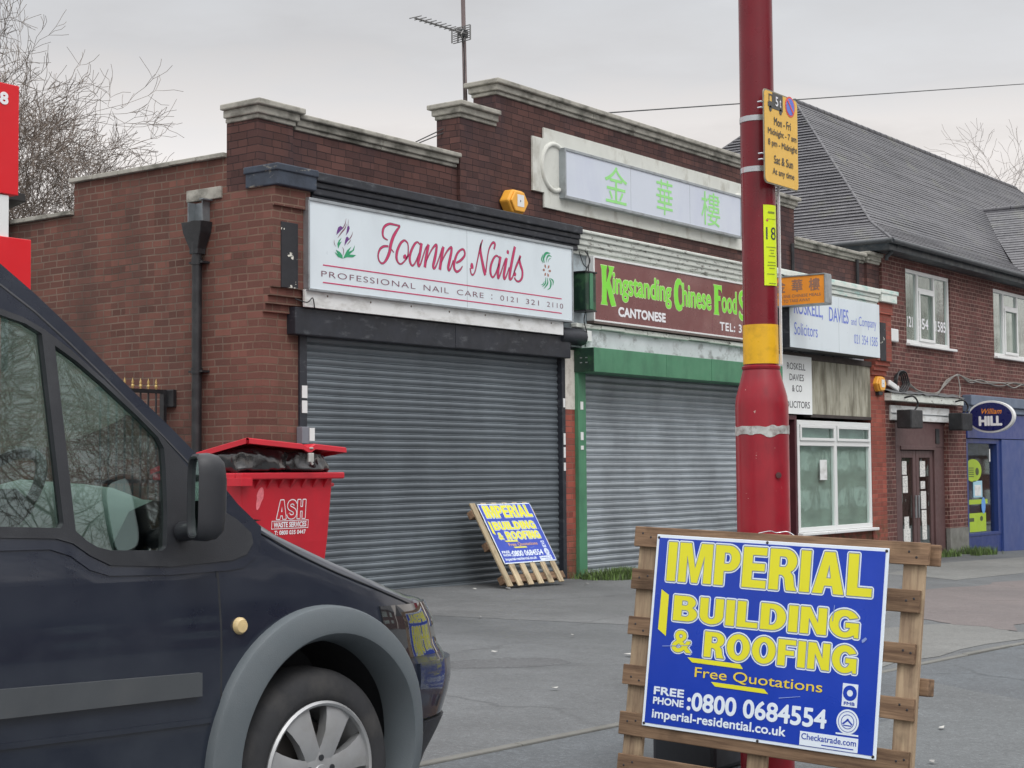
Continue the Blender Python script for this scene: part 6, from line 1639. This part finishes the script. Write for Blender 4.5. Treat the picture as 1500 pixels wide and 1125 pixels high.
    me = bpy.data.meshes.new('van_body'); me.from_pydata(b.v, [], b.f)
    bm = bmesh.new(); bm.from_mesh(me); bmesh.ops.remove_doubles(bm, verts=bm.verts, dist=.0004); bmesh.ops.recalc_face_normals(bm, faces=bm.faces); bm.to_mesh(me); bm.free()
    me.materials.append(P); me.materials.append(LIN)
    bo = bpy.data.objects.new('tmp_body', me); COL.objects.link(bo)
    cutters = []
    for cx in (0, -2.66):
        for y0, y1 in ((-.2, .36), (1.44, 2.0)):
            c = MB().lathe((cx, y0, .345), (0, 1, 0), [(0, .0), (0, .375), (y1-y0, .375), (y1-y0, 0)], 48)
            cm = bpy.data.meshes.new('cut'); cm.from_pydata(c.v, [], c.f); cm.materials.append(LIN)
            bm = bmesh.new(); bm.from_mesh(cm); bmesh.ops.remove_doubles(bm, verts=bm.verts, dist=.0001); bmesh.ops.recalc_face_normals(bm, faces=bm.faces); bm.to_mesh(cm); bm.free()
            co = bpy.data.objects.new('cut', cm); COL.objects.link(co); cutters.append(co)
            md = bo.modifiers.new('cut', 'BOOLEAN'); md.operation = 'DIFFERENCE'; md.object = co; md.solver = 'EXACT'; md.material_mode = 'TRANSFER'
    bpy.context.view_layer.update()
    dg = bpy.context.evaluated_depsgraph_get()
    me2 = bpy.data.meshes.new_from_object(bo.evaluated_get(dg))
    for co in cutters: bpy.data.objects.remove(co)
    bpy.data.objects.remove(bo)
    me2.polygons.foreach_set('use_smooth', [True]*len(me2.polygons)); me2.set_sharp_from_angle(angle=R(32))
    body = bpy.data.objects.new('body', me2); COL.objects.link(body); body.parent = T
    def skin(name, mt, x0, x1, zlo, zhi, out, par, nx=14, nz=8, edge=.006, side=1, bev=0):
        """Panel following the flank between x0..x1 and zlo(x)..zhi(x), standing out by `out`."""
        g = []
        for j in range(nz+1):
            row = []
            for i in range(nx+1):
                x = x0+(x1-x0)*i/nx; z = zlo(x)+(zhi(x)-zlo(x))*j/nz
                y = interp(btab, z)-out
                row.append((x, y if side == 1 else 2*YC-y, z))
            g.append(row)
        k = MB().grid(g)
        per = g[0] + [r[-1] for r in g[1:]] + g[-1][::-1][1:] + [r[0] for r in g[::-1][1:-1]]
        s_ = 1 if side == 1 else -1
        inn = [(p[0], p[1]+s_*(out+.004), p[2]) for p in per]
        k.grid([per, inn], 0, True)
        return k.build(name, mt, par, local=True, smooth=35)
    # bumper corner, lower black bumper, headlamp and grille as shells on the nose
    def shell(name, mt, phs, zs, out, par, smooth=35):
        g = [[(*plan(('n', ph, 0), z, 0, out), z) for ph in phs] for z in zs]
        k = MB().grid(g)
        per = g[0] + [r[-1] for r in g[1:]] + g[-1][::-1][1:] + [r[0] for r in g[::-1][1:-1]]
        inn = []
        for p in per:
            d = Vector((p[0]-X0, p[1]-YC, 0)); l = d.length; d = d/l*(l-out-.012)
            inn.append((X0+d.x, YC+d.y, p[2]))
        k.grid([per, inn], 0, True)
        return k.build(name, mt, par, local=True, smooth=smooth)
    PH = lambda a, b_, k=30: [a+(b_-a)*i/k for i in range(k+1)]
    pm = 1.463
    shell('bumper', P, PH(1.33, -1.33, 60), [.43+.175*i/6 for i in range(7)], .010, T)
    shell('lower_bumper', BK, PH(1.24, -1.24, 60), [.20+.22*i/6 for i in range(7)], .018, T)
    LN = NT('headlamp glass'); LN.b.inputs['Base Color'].default_value = (.02, .022, .025, 1); LN.b.inputs['Roughness'].default_value = .04; LN.b.inputs['Specular IOR Level'].default_value = 1.0; LN.b.inputs['Coat Weight'].default_value = 1.0; LN.b.inputs['Coat IOR'].default_value = 1.8
    for sg in (1, -1):
        shell('headlight', LN.m, PH(sg*1.485, sg*.82, 24), [.628+.165*i/6 for i in range(7)], .006, T)
    shell('grille', BK, PH(.78, -.78, 30), [.628+.13*i/4 for i in range(5)], .004, T)
    # bonnet shut line along the top of the wing
    sl = MB(); ln = []
    for x in (-.30, -.21, -.08, .06, .18, .30, .40):
        zt = interp(ztab, x); rr_ = rnd_at(x); a_ = R(18)
        xx, yy_ = plan(('s', x, 1), zt-rr_, rr_*(1-math.cos(a_)))
        if x > X0:
            ph = math.acos(min(1, ((x-X0)/(interp(Ltab, zt-rr_)-X0))**(NE/2)))
            xx, yy_ = plan(('n', ph, 0), zt-rr_, rr_*(1-math.cos(a_)))
        ln.append((xx, yy_-.001, zt-rr_+rr_*math.sin(a_)+.0005))
    sl.tube(smooth_pts(ln, 4), .0022, 6); sl.build('bonnet_seam', LIN, T, local=True)
    # flank: door skin, mouldings, sill
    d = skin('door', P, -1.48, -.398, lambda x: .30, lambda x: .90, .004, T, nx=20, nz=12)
    skin('door_seam', LIN, -.3985, -.3890, lambda x: .30, lambda x: .935, .0012, T, nx=1, nz=12)
    skin('side_moulding', MO, -1.45, -.475, lambda x: .585+.0*x, lambda x: .648-.012*(x+.475), .022, d, nx=12, nz=3)
    skin('sill', BK, -2.2, -.47, lambda x: .205, lambda x: .262, .012, T, nx=12, nz=3)
    skin('side_moulding', MO, -2.15, -1.52, lambda x: .585, lambda x: .66, .022, T, nx=8, nz=3)
    skin('crease', P, -1.46, -.43, lambda x: .508, lambda x: .522, .009, d, nx=10, nz=2)
    hd = MB().box(-1.36, -1.20, -.03, .0, .835, .865); hd.build('handle', BK, d, local=True, bevel=.01)
    ind = MB().lathe((-.325, .012, .765), (0, -1, 0), [(0, .024), (.012, .024), (.02, .018), (.022, .0)], 24)
    ind.build('indicator', mat('pale amber lens', C(214, 190, 140, 1.0), .25, .06, 20, coat=.6), T, local=True, smooth=40)
    # arch trims
    def arch(cx, side):
        rows = []
        prof = [(.437, .012, 0), (.436, -.016, 0), (.430, -.027, 0), (.420, -.031, 0), (.365, -.036, .018), (.354, -.034, .022), (.347, -.024, .024), (.330, .02, .024), (.326, .08, .024)]
        n_ = 56
        for i in range(n_+1):
            a = R(-32)+R(244)*i/n_
            ring = []
            for r_, y, dx in prof:
                k = 1.0
                zc = .372
                x = cx-.005+dx+r_*math.cos(a); z = zc+r_*math.sin(a)*1.0
                if z < .20: z = .20
                by = interp(btab, z)
                yy = y+by*(.7)
                # front trims wrap slightly round the nose
                if cx == 0 and x > .30: yy += (x-.30)**1.6*.55
                ring.append((x, yy if side == 1 else 2*YC-yy, z))
            rows.append(ring)
        return MB().grid(rows).build('arch_trim', TR, T, local=True, smooth=30)
    for cx in (0, -2.66):
        for sd in (1, -1): arch(cx, sd)
    # wheels
    def wheel(cx, side):
        yo = .0 if side == 1 else 2*YC
        s_ = 1 if side == 1 else -1
        w = thing_part = None
        ty = MB().lathe((cx, yo+s_*.01, HUBZ), (0, s_, 0), [(.02, .205), (.005, .215), (.0, .235), (.004, .262), (.012, .282), (.03, .297), (.05, .304), (.10, .307), (.15, .304), (.185, .285), (.195, .24), (.19, .2)], 64)
        return ty
    def build_wheel(cx, side):
        yo = .0 if side == 1 else 2*YC; s_ = 1 if side == 1 else -1
        ho = MB().lathe((cx, yo+s_*.19, HUBZ), (0, s_, 0), [(0, 0), (0, .13), (.02, .13), (.02, 0)], 24).build('wheel', LIN, T, local=True)
        wheel(cx, side).build('tyre', RUB, ho, local=True, smooth=50)
        rm = MB()
        c = (cx, yo, HUBZ)
        rm.lathe(c, (0, s_, 0), [(.022, .195), (.010, .198), (.006, .205), (.012, .212), (.03, .209), (.06, .19), (.17, .18)], 64)
        rm.lathe(c, (0, s_, 0), [(.012, 0), (.012, .036), (.018, .066), (.05, .07)], 40)
        for k in range(7):
            a = R(66.5)+2*PI*k/7
            ca, sa = math.cos(a), math.sin(a)
            prof = [(.045, .032, .014), (.08, .031, .008), (.12, .034, .006), (.16, .042, .010), (.196, .054, .016)]
            L, M2, Rr, Lb, Rb = [], [], [], [], []
            for r_, hw, y in prof:
                def pt(u, yy): return (cx+ca*r_-sa*u, yo+s_*yy, HUBZ+sa*r_+ca*u)
                L.append(pt(-hw, y+.006)); M2.append(pt(0, y)); Rr.append(pt(hw, y+.006)); Lb.append(pt(-hw*.8, y+.045)); Rb.append(pt(hw*.8, y+.045))
            rm.grid([Lb, L, M2, Rr, Rb])
        rm.build('rim', ALL, ho, local=True, smooth=35)
        nu = MB()
        for k in range(5):
            a = 2*PI*k/5+.3
            nu.lathe((cx+.047*math.cos(a), yo+s_*.013, HUBZ+.047*math.sin(a)), (0, -s_, 0), [(0, .009), (.004, .009), (.004, .0)], 10)
        nu.build('wheel_nut', mat('dark nut', C(70, 72, 76, 1.0), .4, .1, metal=.6), ho, local=True)
        MB().lathe((cx, yo+s_*.012, HUBZ), (0, -s_, 0), [(0, .027), (.003, .025), (.006, 0)], 24).build('hub_cap', ALL, ho, local=True, smooth=40)
        dk = MB().lathe((cx, yo+s_*.08, HUBZ), (0, s_, 0), [(0, 0), (0, .145), (.012, .145)], 40)
        dk.build('brake_disc', mat('brake steel', C(88, 84, 82, 1.0), .5, .2, metal=.6), ho, local=True)
    for cx in (0, -2.66):
        for sd in (1, -1): build_wheel(cx, sd)
    # greenhouse: side plates with window openings
    def tumble(z): return interp(btab, .9) + max(0, z-.9)*.16
    pil = [(-.30, .925), (-.25, .955), (-.225, 1.0), (-.22, 1.04), (-.25, 1.065), (-.30, 1.106), (-.361, 1.172), (-.43, 1.243), (-.514, 1.315), (-.622, 1.402), (-.725, 1.488), (-.826, 1.576), (-.925, 1.654), (-1.021, 1.722), (-1.12, 1.772), (-1.24, 1.805), (-1.38, 1.82), (-1.6, 1.825), (-3.12, 1.825), (-3.22, 1.76), (-3.25, .99), (-.93, .99), (-.87, .972), (-.815, .935), (-.755, .918), (-.55, .914), (-.35, .920)]
    hole = [(-.262, 1.024), (-.258, .995), (-.285, .964), (-.34, .948), (-.552, .936), (-.752, .945), (-.813, .972), (-.863, 1.004), (-.913, 1.017), (-1.54, 1.035), (-1.56, 1.06), (-1.56, 1.66), (-1.53, 1.675), (-1.30, 1.660), (-1.12, 1.626), (-1.03, 1.603), (-.967, 1.587), (-.905, 1.560), (-.825, 1.510), (-.725, 1.434), (-.622, 1.353), (-.545, 1.284), (-.48, 1.218), (-.415, 1.143), (-.36, 1.088), (-.31, 1.062)]
    gA = [(-.877, 1.520), (-.812, 1.482), (-.731, 1.424), (-.627, 1.342), (-.565, 1.288), (-.548, 1.258), (-.548, 1.20), (-.555, 1.074), (-.566, .990), (-.580, .980), (-.749, .984), (-.79, .994), (-.820, 1.010), (-.853, 1.036)]
    gB = [(-.914, 1.548), (-.962, 1.571), (-1.03, 1.586), (-1.12, 1.608), (-1.30, 1.642), (-1.50, 1.656), (-1.52, 1.64), (-1.52, 1.08), (-1.50, 1.062), (-.896, 1.044), (-.888, 1.056)]
    def plate(name, mt, outer, holes, off, t, par, side, bevel=0):
        vs, fs = plate2d(outer, holes, t)
        out = []
        for p in vs:
            y = tumble(p[1])+off+p[2]
            out.append((p[0], y if side == 1 else 2*YC-y, p[1]))
        return MB().add(out, fs).build(name, mt, par, local=True, bevel=bevel)
    GL = glass('van side glass', (.68, .78, .74), alpha=.13, rough=.012, fres=1.45, wob=.10)
    GLW = glass('van windscreen', (.80, .88, .85), alpha=.10, rough=.01)
    for sd in (1, -1):
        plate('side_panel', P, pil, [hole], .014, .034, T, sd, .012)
        fr = plate('window_frame', BK, hole, [gA, gB], .006, .026, T, sd, .003)
        for k, g in enumerate((gA, gB)): plate('pane', GL, g, [], .012, .003, fr, sd)
        s = 1 if sd == 1 else -1
        yy = lambda z, o: tumble(z)+o if sd == 1 else 2*YC-tumble(z)-o
        MB().tube([(x, yy(z, .002), z) for x, z in ((-.40, 1.160), (-.45, 1.204), (-.541, 1.286), (-.626, 1.358), (-.729, 1.446), (-.83, 1.529), (-.929, 1.604), (-1.025, 1.664), (-1.12, 1.70), (-1.24, 1.735), (-1.4, 1.755), (-1.7, 1.765), (-3.1, 1.765))], .007, 6).build('roof_seal', BK, T, local=True)
        # sail corner of the front door carries the mirror
    # roof
    g = []
    edge = [p for p in pil if -3.2 < p[0] < -1.1 and p[1] > 1.7]
    for x, z in edge:
        row = []
        for k in range(13):
            t = k/12; y0 = tumble(z)+.02; row.append((x, y0+(2*YC-2*y0)*t, z-.012+.05*(1-abs(2*t-1)**2.6)))
        g.append(row)
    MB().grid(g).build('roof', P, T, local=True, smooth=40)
    # windscreen
    g = []
    for x, z in ((-.28, 1.07), (-.40, 1.20), (-.56, 1.335), (-.72, 1.468), (-.90, 1.62), (-1.04, 1.72), (-1.12, 1.762)):
        row = []
        for k in range(13):
            t = k/12; y0 = tumble(z)+.03; row.append((x+.13*(1-(2*t-1)**2), y0+(2*YC-2*y0)*t, z))
        g.append(row)
    MB().grid(g).build('windscreen', GLW, T, local=True, smooth=60)
    sc = MB(); sc.grid([[(p[0]+.01, p[1], p[2]-.005) for p in g[0]], [(p[0]+.12, p[1]+.03*(1 if p[1] < YC else -1), interp(ztab, min(.0, p[0]+.12))+.03) for p in g[0]]])
    sc.build('scuttle', BK, T, local=True)
    MB().box(-3.25, -3.22, .05, 2*YC-.05, .9, 1.72).build('rear_door', P, T, local=True, bevel=.01)
    # cabin: dash, seats, bulkhead, wheel, far mirror
    IN = mat('grey cabin plastic', C(132, 138, 136, 1.0), .7, .1, 5)
    ds = MB(); rows = []
    for x, z in ((-.34, 1.06), (-.46, 1.105), (-.56, 1.115), (-.64, 1.085), (-.69, 1.0), (-.67, .92)):
        rows.append([(x-.03*math.sin(PI*k/10)*0, .10+(1.60)*k/10, z+.075*k/10*(1 if z > 1 else 0)+(.03 if 2 <= k <= 4 and -.66 < x < -.45 else 0)) for k in range(11)])
    ds.grid(rows).build('dashboard', IN, T, local=True, smooth=50)
    st = MB()
    c0 = Vector((-.835, .47, 1.10)); ax = Vector((-.80, 0, .6)).normalized(); u = Vector((0, 1, 0)); w = ax.cross(u)
    rows = []
    for k in range(33):
        t = 2*PI*k/32; d_ = u*math.cos(t)+w*math.sin(t)
        rows.append([tuple(c0+d_*(.185+.016*math.cos(v))+ax*.016*math.sin(v)) for v in [2*PI*j/8 for j in range(8)]])
    st.grid(rows, 0, True)
    st.obox(tuple(c0-ax*.03), (u, w, ax), (.14, .12, .05)); st.obox(tuple(c0-ax*.02), (u, w, ax), (.34, .035, .02)); st.tube([tuple(c0-ax*.04), (-.74, .52, .92)], .035, 8)
    st.build('steering_wheel', BK, T, local=True, smooth=40)
    SE = mat('dark seat cloth', C(52, 54, 58, 1.0), .95, .15, 8)
    for yc in (.50, 1.30):
        so = MB().obox((-1.50, yc, 1.16), ((1, 0, .22), (0, 1, 0), (-.22, 0, 1)), (.14, .48, .62)).build('seat', SE, T, local=True, bevel=.05, seg=3)
        MB().obox((-1.59, yc, 1.54), ((1, 0, .22), (0, 1, 0), (-.22, 0, 1)), (.10, .26, .18)).build('headrest', SE, so, local=True, bevel=.04, seg=3)
    MB().prism([(-1.78, .07, .93), (-1.78, 1.73, .93), (-1.78, 1.57, 1.74), (-1.78, .23, 1.74)], (.03, 0, 0)).build('bulkhead', IN, T, local=True)
    # mirrors
    def mirror(side):
        s_ = 1 if side == 1 else -1
        yb = .0 if side == 1 else 2*YC
        # local frame: n faces the driver, e runs outwards, both level
        ang = R(21) if side == 1 else R(12)
        n = Vector((-math.cos(ang), s_*math.sin(ang), 0)); e = Vector((-s_*n.y*s_, 0, 0))
        e = Vector((-math.sin(ang), -s_*math.cos(ang), 0))
        c = Vector((-.545, yb-s_*.105, 1.125)) if side == 1 else Vector((-.42, yb+.13, 1.16))
        def sq(v, q): return math.copysign(abs(v)**q, v)
        rows = []
        for d, k in ((.036, .92), (.030, .98), (.0, 1.0), (-.024, .95), (-.040, .82), (-.048, .55), (-.050, .1)):
            rows.append([tuple(c + n*d + e*((.054 if side == 1 else .085)*k*sq(math.cos(2*PI*j/28), .5)) + Vector((0, 0, 1))*((.118 if side == 1 else .10)*k*sq(math.sin(2*PI*j/28), .45))) for j in range(28)])
        k = MB().grid(rows, 0, True); k.poly(rows[-1])
        inner = [tuple(Vector(p)*1 + (c-Vector(p))*.045 - n*.0) for p in rows[0]]
        k.grid([rows[0], inner, [tuple(Vector(p)-n*.014) for p in inner]], 0, True)
        k.tube([tuple(c-e*.06-n*.01+Vector((0, 0, -.085))), (c.x+.03, yb+s_*.03, 1.03)], .028, 10)
        mo = k.build('mirror', BK, T, local=True, smooth=45)
        mm = NT('mirror glass'+str(side)); mm.b.inputs['Base Color'].default_value = (.72, .82, .80, 1); mm.b.inputs['Metallic'].default_value = 1; mm.b.inputs['Roughness'].default_value = .03
        MB().poly([tuple(Vector(p)-n*.010) for p in inner]).build('mirror_glass', mm.m, mo, local=True)
    mirror(1); mirror(-1)
van()

# ------------------------------------------------------------------ trees behind the shops and across the road
tree('bare_tree', 'large leafless tree rising behind the low end of the flank wall', (5.7, 15.9, -.1), 9.7, 1.04, 21, depth=6, trunk=.22, lean=(.08, -.05), dens=(5, 6, 5, 4, 3, 3))
tree('bare_tree', 'pale leafless tree standing behind the far end of the tiled roof', (48.5, 8.7, -1.0), 14.0, 1.04, 5, depth=6, trunk=.28, lean=(-.05, 0), dens=(5, 5, 4, 4, 3, 2))
# across the road, seen only as reflections in the van and the shop windows
tree('bare_tree', 'leafless street tree across the road mirrored in the van door glass', (3.0, -27, -.5), 12, 1.04, 31, depth=6, trunk=.16, dens=(5, 5, 4, 4, 3, 2))
tree('bare_tree', 'leafless street tree across the road mirrored in the van quarter light', (12.5, -30, -.6), 13, 1.05, 41, depth=6, trunk=.17, dens=(5, 5, 4, 4, 3, 2))
tree('bare_tree', 'leafless street tree across the road mirrored in the upper house windows', (66, -22, -1.8), 13, 1.05, 51, depth=5, trunk=.32)
def far_house(x0, w, label):
    T = thing('terraced_house', label, 'building', (x0, -36, ground_z(x0, -20)), group='houses across the road')
    z0 = ground_z(x0, -20)
    MB().box(x0, x0+w, -42, -36, z0-.5, z0+5).build('wall', M_HOUSEBRICK, T)
    MB().prism([(x0, -35.6, z0+4.9), (x0, -42.4, z0+4.9), (x0, -39, z0+8)], (w, 0, 0)).build('roof', M_TILE, T)
    for i in range(int(w/3)):
        for z in (.9, 3.4):
            a = x0+.8+i*3.0
            f = MB().box(a, a+1.5, -36.0, -35.94, z0+z, z0+z+1.2).build('window', M_PVC, T)
            MB().box(a+.08, a+1.42, -35.94, -35.93, z0+z+.08, z0+z+1.12).build('pane', M_GLASSM, f)
far_house(-12, 12, 'brick terraced house across the road opposite the parked van')
far_house(1, 14, 'brick terraced house across the road opposite the dark shutter')
far_house(17, 14, 'brick terraced house across the road opposite the blue shop')
far_house(40, 16, 'brick terraced house farther down the road mirrored in the shop windows')
far_house(84, 20, 'unseen brick house added to darken the reflection in the solicitor window')  # this and the next: out of view, added so shop panes reflect dark brick
far_house(106, 22, 'unseen brick house added to darken the reflection in the blue shop window')
far_house(60, 18, 'brick terraced house at the far end of the road mirrored in the shop windows')
